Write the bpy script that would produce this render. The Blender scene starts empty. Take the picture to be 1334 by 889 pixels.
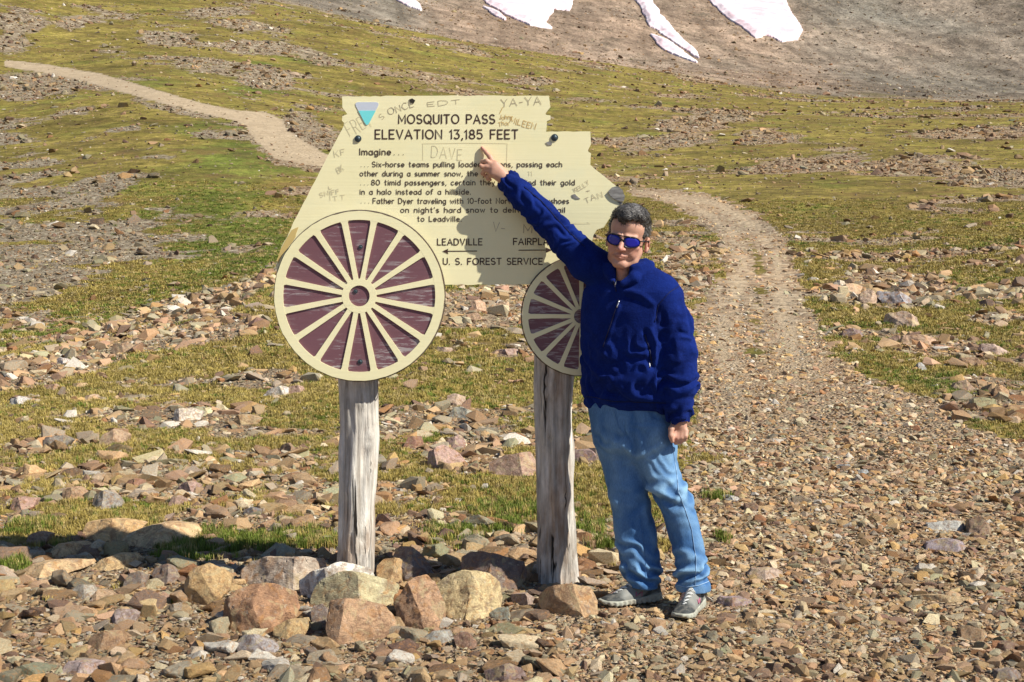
import bpy, bmesh, math, random
import numpy as np
from mathutils import Vector, Matrix, Euler
from mathutils.bvhtree import BVHTree
random.seed(7); RNG = np.random.default_rng(11)
scene = bpy.context.scene
COL = scene.collection
# ------------------------------------------------------------------ camera, world, sun
EYE = 1.58; F = 1853.0; CX, CY, HZ = 667.0, 444.5, 320.0
PITCH = math.atan((CY-HZ)/F)
cam_d = bpy.data.cameras.new('camera'); cam_d.sensor_width = 36.0; cam_d.lens = 36.0*F/1334.0
cam_d.clip_start = 0.1; cam_d.clip_end = 5000
cam = bpy.data.objects.new('camera', cam_d); COL.objects.link(cam)
cam.location = (0, 0, EYE); cam.rotation_euler = (math.pi/2-PITCH, 0, 0)
scene.camera = cam
SUN = Vector((1.0, -0.48, 1.0)).normalized()
w = bpy.data.worlds.new('World'); scene.world = w; w.use_nodes = True
nt = w.node_tree; bg = nt.nodes['Background']
sky = nt.nodes.new('ShaderNodeTexSky'); sky.sky_type = 'NISHITA'; sky.sun_disc = False
sky.sun_elevation = math.asin(SUN.z); sky.sun_rotation = math.atan2(SUN.x, SUN.y); sky.altitude = 3500
sky.air_density = 1.0; sky.dust_density = 0.6; sky.ozone_density = 1.0
nt.links.new(sky.outputs[0], bg.inputs[0]); bg.inputs[1].default_value = 0.09
sl = bpy.data.lights.new('sun', 'SUN'); sl.energy = 5.0; sl.angle = math.radians(0.5); sl.color = (1.0, 0.94, 0.83)
so = bpy.data.objects.new('sun', sl); COL.objects.link(so); so.rotation_euler = SUN.to_track_quat('Z', 'Y').to_euler()
scene.view_settings.view_transform = 'Standard'; scene.view_settings.look = 'None'
scene.view_settings.exposure = 0.46; scene.view_settings.gamma = 1.0
scene.render.engine = 'CYCLES'; scene.cycles.max_bounces = 5

# ------------------------------------------------------------------ helpers
cp, sp = math.cos(PITCH), math.sin(PITCH)
def P(px, py, Y):
    u = (px-CX)/F; v = (CY-py)/F
    d = (u, cp+v*sp, -sp+v*cp); t = Y/d[1]
    return Vector((d[0]*t, Y, EYE+d[2]*t))
def proj(x, y, z):
    zc = z-EYE
    f = y*cp-zc*sp; v = y*sp+zc*cp
    f = np.maximum(f, 1e-3) if isinstance(f, np.ndarray) else max(f, 1e-3)
    return CX+F*x/f, CY-F*v/f
def srgb(*c):
    return tuple(((x/255.0+0.055)/1.055)**2.4 if x > 10 else x/255.0/12.92 for x in c)
def tag(o, label=None, cat=None, group=None, kind=None):
    if label: o['label'] = label
    if cat: o['category'] = cat
    if group: o['group'] = group
    if kind: o['kind'] = kind
    return o
def np_mesh(name, verts, faces, smooth=False):
    """faces: (n,3) or (n,4) int array, or list of lists"""
    me = bpy.data.meshes.new(name)
    verts = np.asarray(verts, dtype=np.float32)
    if isinstance(faces, np.ndarray):
        n, k = faces.shape
        me.vertices.add(len(verts)); me.vertices.foreach_set('co', verts.ravel())
        me.loops.add(n*k); me.loops.foreach_set('vertex_index', faces.astype(np.int32).ravel())
        me.polygons.add(n); me.polygons.foreach_set('loop_start', np.arange(0, n*k, k, dtype=np.int32))
        if smooth: me.polygons.foreach_set('use_smooth', np.ones(n, dtype=bool))
        me.update(calc_edges=True)
    else:
        me.from_pydata([tuple(map(float, v)) for v in verts], [], faces); me.update()
        if smooth: me.polygons.foreach_set('use_smooth', np.ones(len(me.polygons), dtype=bool))
    return me
def link(name, me, mat=None, parent=None):
    o = bpy.data.objects.new(name, me); COL.objects.link(o)
    if mat is not None and not len(me.materials): me.materials.append(mat)
    if parent is not None: o.parent = parent
    return o
def empty(name, loc=(0, 0, 0)):
    o = bpy.data.objects.new(name, None); COL.objects.link(o); o.location = loc; return o
def keep_world(o, parent):
    o.parent = parent; o.matrix_parent_inverse = Matrix.Translation(parent.location).inverted(); return o
# numpy gradient noise
_perm = RNG.permutation(256); _perm = np.concatenate([_perm, _perm, _perm]).astype(np.int32)
_g3 = RNG.normal(size=(256, 3)); _g3 /= np.linalg.norm(_g3, axis=1, keepdims=True); _g3 = _g3.astype(np.float32)
def noise3(x, y, z):
    x, y, z = np.broadcast_arrays(np.asarray(x, np.float32), np.asarray(y, np.float32), np.asarray(z, np.float32))
    xi = np.floor(x).astype(np.int32); yi = np.floor(y).astype(np.int32); zi = np.floor(z).astype(np.int32)
    xf = x-xi; yf = y-yi; zf = z-zi
    u = xf*xf*xf*(xf*(xf*6-15)+10); v = yf*yf*yf*(yf*(yf*6-15)+10); w_ = zf*zf*zf*(zf*(zf*6-15)+10)
    xi &= 255; yi &= 255; zi &= 255
    r = 0
    for a in (0, 1):
        wa = u if a else 1-u
        for b in (0, 1):
            wb = v if b else 1-v
            for c in (0, 1):
                wc = w_ if c else 1-w_
                g = _g3[_perm[_perm[_perm[xi+a]+yi+b]+zi+c]]
                r = r+wa*wb*wc*(g[..., 0]*(xf-a)+g[..., 1]*(yf-b)+g[..., 2]*(zf-c))
    return r*1.6
def fbm(x, y, z, o=4, lac=2.03, gain=0.5):
    s = 0; a = 1
    for i in range(o):
        s = s+a*noise3(x*lac**i+i*17.3, y*lac**i-i*9.1, z*lac**i+i*3.7); a *= gain
    return s
def sstep(a, b, x):
    t = np.clip((x-a)/(b-a), 0, 1); return t*t*(3-2*t)

# ------------------------------------------------------------------ materials
class NB:
    def __init__(s, name):
        s.m = bpy.data.materials.new(name); s.m.use_nodes = True
        s.t = s.m.node_tree; s.b = s.t.nodes['Principled BSDF']; s.L = s.t.links
        s.tc = None
    def n(s, ty, **kw):
        nd = s.t.nodes.new(ty)
        for k, v in kw.items():
            if k.startswith('i_'):
                key = k[2:]; key = int(key) if key.isdigit() else key
                s.set(nd.inputs[key], v)
            else: setattr(nd, k, v)
        return nd
    def set(s, inp, v):
        if hasattr(v, 'links') or isinstance(v, bpy.types.NodeSocket): s.L.new(v, inp)
        else: inp.default_value = v if not (isinstance(v, tuple) and len(v) == 3 and inp.type == 'RGBA') else (*v, 1)
    def co(s, kind='Object'):
        if s.tc is None: s.tc = s.t.nodes.new('ShaderNodeTexCoord')
        return s.tc.outputs[kind]
    def mapping(s, vec, scale=(1, 1, 1), rot=(0, 0, 0)):
        m = s.n('ShaderNodeMapping'); s.L.new(vec, m.inputs[0]); m.inputs['Scale'].default_value = scale; m.inputs['Rotation'].default_value = rot
        return m.outputs[0]
    def noise(s, vec, scale, detail=4, rough=0.55, dist=0.0, out='Fac'):
        nd = s.n('ShaderNodeTexNoise'); s.L.new(vec, nd.inputs['Vector'])
        nd.inputs['Scale'].default_value = scale; nd.inputs['Detail'].default_value = detail
        nd.inputs['Roughness'].default_value = rough; nd.inputs['Distortion'].default_value = dist
        return nd.outputs[out]
    def voro(s, vec, scale, out='Color', feature='F1', rnd=1.0):
        nd = s.n('ShaderNodeTexVoronoi'); nd.feature = feature; s.L.new(vec, nd.inputs['Vector'])
        nd.inputs['Scale'].default_value = scale; nd.inputs['Randomness'].default_value = rnd
        return nd.outputs[out]
    def ramp(s, fac, stops, interp='LINEAR'):
        nd = s.n('ShaderNodeValToRGB'); s.L.new(fac, nd.inputs[0]); cr = nd.color_ramp; cr.interpolation = interp
        while len(cr.elements) > 1: cr.elements.remove(cr.elements[-1])
        cr.elements[0].position = stops[0][0]; c = stops[0][1]; cr.elements[0].color = (*c, 1) if isinstance(c, tuple) else (c, c, c, 1)
        for p_, c in stops[1:]:
            e = cr.elements.new(p_); e.color = (*c, 1) if isinstance(c, tuple) else (c, c, c, 1)
        return nd.outputs[0]
    def mix(s, fac, a, b, blend='MIX'):
        nd = s.n('ShaderNodeMix', data_type='RGBA', blend_type=blend)
        s.set(nd.inputs[0], fac); s.set(nd.inputs[6], a); s.set(nd.inputs[7], b); return nd.outputs[2]
    def math(s, op, a, b=0.5):
        nd = s.n('ShaderNodeMath', operation=op); s.set(nd.inputs[0], a); s.set(nd.inputs[1], b); return nd.outputs[0]
    def attr(s, name, ty='GEOMETRY', out='Color'):
        nd = s.n('ShaderNodeAttribute', attribute_type=ty, attribute_name=name); return nd.outputs[out]
    def bump(s, h, dist, strength=1.0, prev=None):
        nd = s.n('ShaderNodeBump'); s.L.new(h, nd.inputs['Height']); nd.inputs['Distance'].default_value = dist
        nd.inputs['Strength'].default_value = strength
        if prev is not None: s.L.new(prev, nd.inputs['Normal'])
        return nd.outputs[0]
    def done(s, color, rough=0.8, normal=None, spec=None, **kw):
        s.set(s.b.inputs['Base Color'], color); s.set(s.b.inputs['Roughness'], rough)
        if normal is not None: s.L.new(normal, s.b.inputs['Normal'])
        if spec is not None: s.b.inputs['Specular IOR Level'].default_value = spec
        for k, v in kw.items(): s.b.inputs[k.replace('_', ' ')].default_value = v
        return s.m

def rock_material(name, src, scale=1.0, lichen=0.25):
    b = NB(name); co = b.co('Object')
    base = b.attr('col', src)
    rnd = b.n('ShaderNodeObjectInfo').outputs['Random']
    off = b.n('ShaderNodeVectorMath', operation='ADD'); b.L.new(co, off.inputs[0])
    sc = b.n('ShaderNodeMath', operation='MULTIPLY'); b.L.new(rnd, sc.inputs[0]); sc.inputs[1].default_value = 37.0
    b.L.new(sc.outputs[0], off.inputs[1]); v = off.outputs[0]
    n1 = b.noise(v, 1.6*scale, 6, 0.6, 0.6)
    n2 = b.noise(v, 9*scale, 5, 0.65)
    m1 = b.ramp(n1, [(0.3, 0.75), (0.5, 1.05), (0.7, 1.35)])
    m2 = b.ramp(n2, [(0.3, 0.8), (0.6, 1.1), (0.75, 1.3)])
    c = b.mix(1.0, base, m1, 'MULTIPLY'); c = b.mix(1.0, c, m2, 'MULTIPLY')
    rust = b.ramp(b.noise(v, 1.1*scale, 4, 0.6, 1.0), [(0.52, 0.0), (0.66, 0.65)])
    c = b.mix(rust, c, (0.42, 0.205, 0.07))
    grey = b.ramp(b.noise(b.mapping(v, (1, 1, 1), (1, 2, 0)), 1.7*scale, 5, 0.65), [(0.58, 0.0), (0.66, 0.45)])
    c = b.mix(grey, c, (0.40, 0.345, 0.275))
    if scale < 4:
        d_ = b.ramp(b.noise(v, 2.3, 7, 0.7, 1.5), [(0.50, 0.0), (0.56, 0.5)]); c = b.mix(d_, c, (0.16, 0.085, 0.055))
        y_ = b.ramp(b.noise(b.mapping(v, (1, 1, 1), (2, 1, 0)), 1.9, 7, 0.7, 1.0), [(0.53, 0.0), (0.62, 0.6)]); c = b.mix(y_, c, (0.50, 0.40, 0.22))
        w_ = b.ramp(b.noise(b.mapping(v, (1, 1, 1), (0, 1, 2)), 5, 6, 0.75), [(0.60, 0.0), (0.66, 0.5)]); c = b.mix(w_, c, (0.55, 0.50, 0.40))
    if lichen:
        li = b.ramp(b.noise(v, 14*scale, 4, 0.7), [(0.64, 0.0), (0.68, lichen)])
        c = b.mix(li, c, (0.07, 0.065, 0.05))
    h = b.noise(v, 5*scale, 8, 0.65)
    nrm = b.bump(h, (0.05 if scale > 4 else 0.028)/scale, 0.8)
    h2 = b.noise(b.mapping(v, (1, 1, 7), (0.2, 0.1, 0)), 4*scale, 4, 0.6)
    nrm = b.bump(h2, 0.03/scale, 0.6, nrm)
    return b.done(c, 0.82, nrm, 0.3)
# ------------------------------------------------------------------ terrain height
CP = []
def cpt(px, py, Y):
    p = P(px, py, Y); CP.append((math.atan2(p.x, p.y), math.hypot(p.x, p.y), p.z))
for th in (-0.5, -0.25, 0, 0.25, 0.5):
    for r_ in (1.5, 4.0, 7.0, 9.0): CP.append((th, r_, 0.0))
for a in [(0,600,10.7),(300,600,10.6),(667,600,10.5),(1000,600,10.5),(1334,600,10.6),
          (0,530,14.2),(300,520,14.8),(667,500,16),(1000,500,15.5),(1334,520,14.2),
          (0,488,18),(150,462,20),(300,405,25),(440,366,30),(600,390,22),(667,350,32),
          (1000,400,27),(1334,400,27),(1000,300,54),(1334,300,50),(850,330,40),
          (900,255,78),(1334,220,98),(1100,180,130),(1334,135,215),(1150,140,210),(900,120,215),(760,95,235),
          (600,60,260),(450,22,272),(700,180,130),
          (0,450,30),(150,410,37),(300,345,48),(0,330,52),(200,260,66),(350,200,88),(430,212,85),(560,260,72),(660,265,72),
          (200,122,122),(10,82,160),(0,200,92),(100,20,215),(0,0,215),(300,10,248),(560,150,135),(440,130,145),
          (720,40,420),(1000,85,400),(1300,108,400),(1000,-60,640),(1334,0,520),(560,0,430),(560,-120,640),(250,-70,400),(0,-80,340),
          (667,-300,900),(1334,-260,850),(0,-300,850)]:
    cpt(*a)
edge = []
for th, r_, z_ in CP:
    if abs(th) > 0.30 and r_ > 9: edge.append((math.copysign(0.62, th), r_, z_))
CP += edge
CP = np.array(CP)
def feat(th, r): return np.stack([th*3.2, np.log(r)], -1)
_X = feat(CP[:, 0], CP[:, 1]); _g = CP[:, 2]/CP[:, 1]
def _phi(d2): return np.where(d2 > 1e-12, 0.5*d2*np.log(np.maximum(d2, 1e-12)), 0.0)
_n = len(_X); _K = _phi(((_X[:, None]-_X[None])**2).sum(-1))+np.eye(_n)*0.004
_Pm = np.hstack([np.ones((_n, 1)), _X]); _A = np.block([[_K, _Pm], [_Pm.T, np.zeros((3, 3))]])
_w = np.linalg.solve(_A, np.concatenate([_g, np.zeros(3)]))
ROAD_UP = [(8,80),(60,86),(130,98),(200,118),(260,136),(305,146),(345,148),(366,158),(372,172),(400,190),(432,206),(432,216),(395,212),(360,205),(335,182),(318,160),(290,152),(240,140),(180,124),(110,104),(50,92),(8,86)]
def seg_sd(px, py, pts):
    """signed distance (neg inside) to polygon"""
    d = np.full(px.shape, 1e9); ins = np.zeros(px.shape, bool); n = len(pts)
    for i in range(n):
        ax, ay = pts[i]; bx, by = pts[(i+1) % n]
        ex, ey = bx-ax, by-ay; t = np.clip(((px-ax)*ex+(py-ay)*ey)/(ex*ex+ey*ey+1e-9), 0, 1)
        d = np.minimum(d, (px-ax-t*ex)**2+(py-ay-t*ey)**2)
        c = ((ay > py) != (by > py)) & (px < (bx-ax)*(py-ay)/((by-ay) if by != ay else 1e-9)+ax)
        ins ^= c
    d = np.sqrt(d); return np.where(ins, -d, d)
def height(x, y, fine=True):
    x = np.asarray(x, float); y = np.asarray(y, float); sh = np.broadcast(x, y).shape
    x = np.broadcast_to(x, sh).ravel(); y = np.broadcast_to(y, sh).ravel()
    th = np.arctan2(x, y); r = np.maximum(np.hypot(x, y), 1.2)
    thc = np.clip(th, -0.7, 0.7)
    X = feat(thc, np.minimum(r, 950)); g = np.empty(len(r))
    for i in range(0, len(r), 40000):
        s = slice(i, i+40000)
        g[s] = _phi(((X[s, None]-_X[None])**2).sum(-1))@_w[:_n]+_w[_n]+X[s]@_w[_n+1:]
    g = g*sstep(7.5, 11, r)
    back = sstep(0.75, 1.8, np.abs(th)); g = g*(1-back)+0.06*back*sstep(9, 80, r)
    z = g*r
    n = 0
    for lam, amp in ((0.7, 0.022), (2.3, 0.06), (7, 0.14), (22, 0.42), (70, 1.1), (180, 2.4)):
        n = n+amp*noise3(x/lam+3.1, y/lam+7.7, lam)*np.clip((0.30*r-lam)/lam+1, 0, 1)*(np.clip(r/(lam*0.9), 0, 1))
    flat = 0.45+0.55*sstep(9, 14, r)
    far = sstep(200, 420, r); n = n*(flat+far*0.9)*(1-.5*sstep(55, 75, r)*sstep(230, 180, r))
    m = (r > 60) & (r < 230) & (th < -.02) & (th > -.45)
    if m.any():
        qx, qy = proj(x[m], y[m], z[m]); n[m] *= 1-.92*sstep(30, 6, seg_sd(qx, qy, ROAD_UP))
    return (z+n).reshape(sh)

# ------------------------------------------------------------------ what covers the ground (map of fields)
TRACK = [(1500,960),(760,960),(700,800),(885,720),(890,640),(905,560),(900,480),(905,410),(930,375),(948,345),(935,305),(900,278),(850,258),(815,250),(820,246),(870,248),(930,256),(985,278),(1022,310),(1035,350),(1052,395),(1072,440),(1105,480),(1160,515),(1230,540),(1334,585),(1500,620)]
SNOWS = [[(500,-8),(530,-8),(546,8),(548,14),(530,8)],
         [(618,-8),(748,-8),(742,14),(722,12),(716,20),(712,32),(718,38),(690,33),(660,20),(640,8)],
         [(630,10),(650,18),(658,26),(645,22)],
         [(822,-8),(842,-8),(862,22),(884,46),(912,76),(900,70),(880,58),(858,40),(846,34),(836,14)],
         [(848,46),(868,54),(892,70),(908,82),(890,76),(862,62)],
         [(915,-8),(1018,-8),(1030,14),(1044,40),(1040,52),(1018,54),(998,46),(985,50),(960,32),(940,16)]]
TALUS = [(-60,140),(40,160),(66,190),(88,222),(120,212),(180,200),(245,196),(215,225),(165,255),(160,275),(205,300),(215,320),(160,350),(80,385),(30,410),(-60,425)]
CREST = [(-60,470),(40,462),(100,440),(190,402),(290,366),(365,344),(362,372),(330,388),(300,408),(345,425),(330,440),(250,455),(170,468),(110,488),(60,500),(-60,520)]
WALL = [(575,385),(600,376),(700,372),(705,420),(660,430),(600,430),(570,415)]
ELL = [(20,37,30,22,.75),(88,34,20,12,.6),(135,64,26,10,.6),(209,47,38,18,.75),(125,17,60,12,.5),(287,13,52,10,.7),(304,37,30,12,.5),(334,67,38,9,.6),(344,108,36,18,.55),
       (24,118,36,22,.7),(84,135,36,14,.55),(158,162,30,13,.5),(20,100,40,12,.5),(250,160,60,8,.35),(395,168,34,20,.75),(420,190,25,16,.7),
       (930,150,70,10,.6),(900,163,44,14,.75),(1000,178,44,11,.6),(1090,200,62,15,.8),(1190,213,90,13,.75),(1300,232,80,16,.8),(480,100,30,7,.4),(690,106,38,5,.6),(770,128,60,6,.45),(930,102,44,7,.7),
       (1010,222,44,9,.45),(1140,240,60,8,.35),(1290,165,70,12,.5),(1240,140,60,8,.4),(860,205,60,6,.4),(1150,385,85,28,.8),(1160,328,85,17,.65),(1295,400,52,25,.75),(1060,305,60,10,.4),(1230,455,64,18,.5),(1290,510,64,22,.6),(1130,345,50,9,.5),
       (880,300,60,26,.6),(890,350,40,40,.7),(640,455,60,12,.5),(560,480,60,16,.5),(360,500,70,16,.6),(230,545,110,14,.7),(60,580,90,14,.6),(330,570,90,12,.55),(560,540,80,18,.6),(620,600,60,22,.65),(400,640,60,18,.55),
       (60,520,70,8,.35),(470,440,40,20,.5),(250,470,60,8,.3),(10,640,60,25,.6),(560,410,40,12,.3),(200,640,90,30,.55),(430,130,60,8,.3),(60,290,60,60,.5)]
def fields(x, y, z):
    """rock cover, track, lushness, tone of rock (0 brown .. 1 grey), talus far"""
    px, py = proj(x, y, z); r = np.hypot(x, y)
    wob = np.clip(r, 5, 400)
    wx = fbm(x*5/wob*1.0, y*5/wob, 3.3, 3)*10+fbm(x*1.3, y*1.3, 1.0, 3)*8*np.clip(12/r, 0, 1)
    wy = fbm(x*5/wob, y*5/wob, 9.3, 3)*4
    wx = wx*1.6; wy = wy*1.8
    qx = px+wx; qy = py+wy
    base = np.interp(py, [0, 110, 250, 420, 480, 520, 560, 600, 650, 700, 740, 775], [.24, .24, .22, .28, .26, .27, .31, .40, .50, .62, .80, 1.0])
    rock = base
    for cx_, cy_, rx, ry, s in ELL:
        d = ((qx-cx_)/rx)**2+((qy-cy_)/ry)**2
        rock = np.maximum(rock, s*np.exp(-0.5*np.maximum(d-0.35, 0)*1.6)+base*0.2)
    for pol, s, sf in ((TALUS, .60, 40), (CREST, .93, 8), (WALL, 1.0, 6)):
        rock = np.maximum(rock, s*sstep(sf, -sf, seg_sd(qx, qy, pol)))
    tsd = seg_sd(px+wx*0.8, qy, TRACK); track = sstep(16, -12, tsd+fbm(x/.9, y/1.1, 2.7, 4)*16*np.clip(20/r, .3, 1.2)*(py < 640))
    usd = seg_sd(px+wx*0.06, py+wy*0.05, ROAD_UP); up = sstep(4.0, 0.0, usd)*(r > 40)
    berm = sstep(8, 2, seg_sd(px, py-7, ROAD_UP))*sstep(30, 60, r)*(r < 220)
    rock = np.maximum(rock, berm*.7)
    scree = sstep(285, 330, r+30*fbm(x/40, y/40, 2.0, 3))
    rock = np.maximum(rock, np.maximum(track, scree))
    # break the cover up: patches at several scales
    L = r/18
    pn = 0.5+0.62*(fbm(x/0.9, y/0.8, 5.0, 3)*0.6*np.clip(16/r, 0, 1)+fbm(x/4.5, y/3.6, 7.0, 5)*1.0*np.clip(60/r, 0, 1)*np.clip(r/12, .5, 1)+fbm(x/22, y/18, 8.0, 6)*1.2*np.clip((r-20)/40, 0, 1))
    soft = .12+.16*sstep(30, 90, r); cover = sstep(0, 1, .5+(rock-pn)/(2*soft))
    cover = np.maximum(cover, sstep(0.90, 1.0, rock))
    half = np.interp(py, [250, 300, 350, 400, 450, 520, 600, 700], [12, 38, 46, 72, 98, 140, 230, 400]); de = -tsd/half
    rut = (np.exp(-((de-.42)/.16)**2)*.95)*sstep(10, 16, r)*(track > .3)*np.clip(.75+1.2*fbm(x/2.2, y/3, 6.6, 3), 0, 1)
    cover = np.where((track > .5) & (r > 13), np.clip(1-.75*sstep(.72, .95, de+.25*fbm(x/1.2, y/1.5, 4.1, 3))*sstep(13, 20, r)-.0, 0, 1), cover)
    cover = np.maximum(cover, up)
    behind = (y <= 3)
    cover = np.where(behind, 1.0, cover); track = np.where(behind, 1.0, track)
    lush = 0.14+0.5*fbm(x/6, y/6, 1.2, 3)*np.clip(r/30, .5, 1)
    for cx_, cy_, rx, ry, s in ((330,105,40,25,.8),(300,200,70,40,.7),(250,300,90,45,.9),(340,320,40,30,.9),(60,430,60,20,.5),(450,700,90,14,1.0),(265,708,50,12,.9),(405,702,40,12,1.0),(40,684,20,8,1.0),(690,670,60,14,.7),(1240,500,50,14,.9),(1080,240,40,6,.4),(560,230,200,200,.2),(1290,520,40,12,.7),(120,640,40,12,.5),(180,110,60,20,.5)):
        lush = lush+s*np.exp(-(((qx-cx_)/rx)**2+((qy-cy_)/ry)**2))
    lush = np.clip(lush, 0, 1)
    grey = 0.12+0.5*fbm(x/9, y/9, 4.4, 3)*np.clip(r/20, .4, 1)
    grey = np.maximum(grey, 0.85*sstep(30, 45, r)*sstep(400, 250, px)*(py > 160))
    grey = np.maximum(grey, 0.6*sstep(60, 110, r)*sstep(560, 420, px))
    grey = np.maximum(grey, .9*np.exp(-(((px-240)/150)**2+((py-(470-.37*px*1.0))/16)**2))*(py < 450))
    grey = np.where(scree > .5, np.clip(.18+.4*fbm(x/60, y/90, 2.2, 4)+.75*sstep(600, 500, px)+.6*sstep(930, 1060, px-py*.8), 0, 1), grey)
    return dict(cover=cover, track=np.maximum(track, 0), up=np.maximum(up, rut), rut=rut, lush=lush, grey=np.clip(grey, 0, 1), scree=scree, px=px, py=py, r=r)

# ------------------------------------------------------------------ ground mesh (log-polar sheet round the camera)
th_in = np.radians(np.arange(-23, 23.001, 0.125)); th_out = np.radians(np.concatenate([np.arange(25, 60, 2.5), np.arange(60, 300, 8), np.arange(300, 336, 2.5)]))
TH = np.concatenate([th_in, th_out]); LR = np.concatenate([np.linspace(math.log(0.6), math.log(4.2), 14)[:-1], np.arange(math.log(4.2), math.log(1300), 0.0125)])
R_, T_ = np.meshgrid(np.exp(LR), TH, indexing='ij')
gx = R_*np.sin(T_); gy = R_*np.cos(T_); gz = height(gx, gy)
nr, nth = gx.shape
V = np.stack([gx, gy, gz], -1).reshape(-1, 3)
fl = fields(gx.ravel(), gy.ravel(), gz.ravel())
idx = np.arange(nr*nth).reshape(nr, nth); nxt = np.roll(idx, -1, axis=1)
Q = np.stack([idx[:-1], idx[1:], nxt[1:], nxt[:-1]], -1).reshape(-1, 4)
V = np.vstack([V, [[0, 0, float(height(np.array([0.]), np.array([0.6]))[0])]]])
fqT = (fl['track'][Q].mean(1) > .5) & (fl['r'][Q].mean(1) < 110); fqU = (fl['up'][Q].mean(1) > .5) & (fl['rut'][Q].mean(1) < .05) & (fl['r'][Q].mean(1) > 60)
ctr = len(V)-1; capf = [[ctr, int(b_), int(a_)] for a_, b_ in zip(nxt[0], idx[0])]
for k in ('cover', 'lush', 'grey', 'track', 'up', 'scree'): fl[k] = np.append(fl[k], fl[k][0])

def ground_material():
    b = NB('ground'); pos = b.n('ShaderNodeNewGeometry').outputs['Position']
    A = b.n('ShaderNodeAttribute', attribute_type='GEOMETRY', attribute_name='mapA'); sA = b.n('ShaderNodeSeparateColor'); b.L.new(A.outputs[0], sA.inputs[0])
    B = b.n('ShaderNodeAttribute', attribute_type='GEOMETRY', attribute_name='mapB'); sB = b.n('ShaderNodeSeparateColor'); b.L.new(B.outputs[0], sB.inputs[0])
    cover, lush, grey = sA.outputs; track, up, scree = sB.outputs
    # grass
    g1 = b.noise(pos, 0.9, 6, 0.7); g2 = b.noise(b.mapping(pos, (1, 1, 1)), 9, 5, 0.7); g3 = b.noise(pos, 0.08, 5, 0.6)
    dry = b.ramp(g1, [(0.3, (0.135, 0.112, 0.024)), (0.5, (0.235, 0.19, 0.046)), (0.7, (0.35, 0.26, 0.082))])
    green = b.ramp(g1, [(0.3, (0.085, 0.115, 0.020)), (0.6, (0.165, 0.195, 0.036)), (0.75, (0.23, 0.225, 0.045))])
    lf = b.math('MULTIPLY', lush, 1.2); lf2 = b.math('ADD', lf, b.math('MULTIPLY', b.math('SUBTRACT', g3, 0.5), 1.6))
    gc = b.mix(b.ramp(lf2, [(0.3, 0.0), (1.15, 0.9)]), dry, green)
    gc = b.mix(1.0, gc, b.ramp(g2, [(0.25, 0.5), (0.5, 1.0), (0.75, 1.4)]), 'MULTIPLY')
    gc = b.mix(1.0, gc, b.ramp(b.noise(pos, 1.6, 9, 0.8), [(0.36, 0.5), (0.5, 1.0), (0.62, 1.4)]), 'MULTIPLY')
    gc = b.mix(1.0, gc, b.ramp(b.noise(pos, 0.13, 10, 0.78), [(0.38, 0.55), (0.5, 0.95), (0.62, 1.35)]), 'MULTIPLY')
    gc = b.mix(b.ramp(b.noise(b.mapping(pos, (1, 1, 1), (.5, .2, .1)), 0.2, 11, 0.8), [(0.52, 0.0), (0.60, 0.8)]), gc, (0.19, 0.125, 0.045))
    # heather-brown tundra flecks
    gc = b.mix(b.ramp(b.noise(pos, 0.35, 8, 0.75), [(0.50, 0.0), (0.64, 0.7)]), gc, (0.105, 0.075, 0.032))
    gc = b.mix(b.ramp(b.noise(pos, 0.9, 9, 0.8), [(0.60, 0.0), (0.66, 0.75)]), gc, (0.10, 0.09, 0.065))
    # stones at three sizes
    def stones(s, seed):
        v = b.mapping(pos, (s, s, s*1.6), (seed, seed*.7, seed*.3))
        vd = b.n('ShaderNodeTexVoronoi'); b.L.new(v, vd.inputs['Vector']); vd.inputs['Scale'].default_value = 1
        sep = b.n('ShaderNodeSeparateColor'); b.L.new(vd.outputs['Color'], sep.inputs[0])
        br = b.ramp(sep.outputs[0], [(0.0, (0.12, 0.075, 0.05)), (0.2, (0.24, 0.16, 0.105)), (0.45, (0.34, 0.235, 0.155)), (0.7, (0.42, 0.31, 0.22)), (0.9, (0.50, 0.40, 0.29)), (1.0, (0.62, 0.54, 0.44))])
        gr = b.ramp(sep.outputs[0], [(0.0, (0.07, 0.065, 0.055)), (0.3, (0.17, 0.155, 0.13)), (0.6, (0.27, 0.25, 0.21)), (0.9, (0.38, 0.36, 0.31)), (1.0, (0.60, 0.58, 0.52))])
        c = b.mix(grey, br, gr); c = b.mix(1.0, c, (1.02, .98, .84), 'MULTIPLY')
        return c, vd.outputs['Distance'], sep.outputs[1]
    c1, d1, _ = stones(28, .3); c2, d2, _ = stones(4.5, 1.1); c3, d3, _ = stones(1.1, 2.1)
    cam = b.n('ShaderNodeVectorMath', operation='LENGTH'); b.L.new(pos, cam.inputs[0]); dist = cam.outputs['Value']
    f12 = b.n('ShaderNodeMapRange'); b.L.new(dist, f12.inputs[0]); f12.inputs[1].default_value = 9; f12.inputs[2].default_value = 30
    f23 = b.n('ShaderNodeMapRange'); b.L.new(dist, f23.inputs[0]); f23.inputs[1].default_value = 60; f23.inputs[2].default_value = 220
    rcx = None; sc_ = b.mix(f12.outputs[0], c1, c2); sc_ = b.mix(f23.outputs[0], sc_, c3)
    dd = b.mix(f12.outputs[0], d1, d2); dd = b.mix(f23.outputs[0], dd, d3)
    dirt = b.mix(b.math('MINIMUM', b.math('ADD', track, scree), 1.0), b.ramp(b.noise(pos, 3, 8, 0.7), [(0.3, (0.13, 0.10, 0.07)), (0.7, (0.32, 0.25, 0.175))]), b.ramp(b.noise(pos, 3, 8, 0.7), [(0.3, (0.24, 0.165, 0.105)), (0.7, (0.47, 0.345, 0.235))]))
    pale = b.ramp(b.noise(pos, 1.2, 6, 0.7), [(0.3, (0.36, 0.28, 0.20)), (0.7, (0.52, 0.425, 0.32))])
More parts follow.
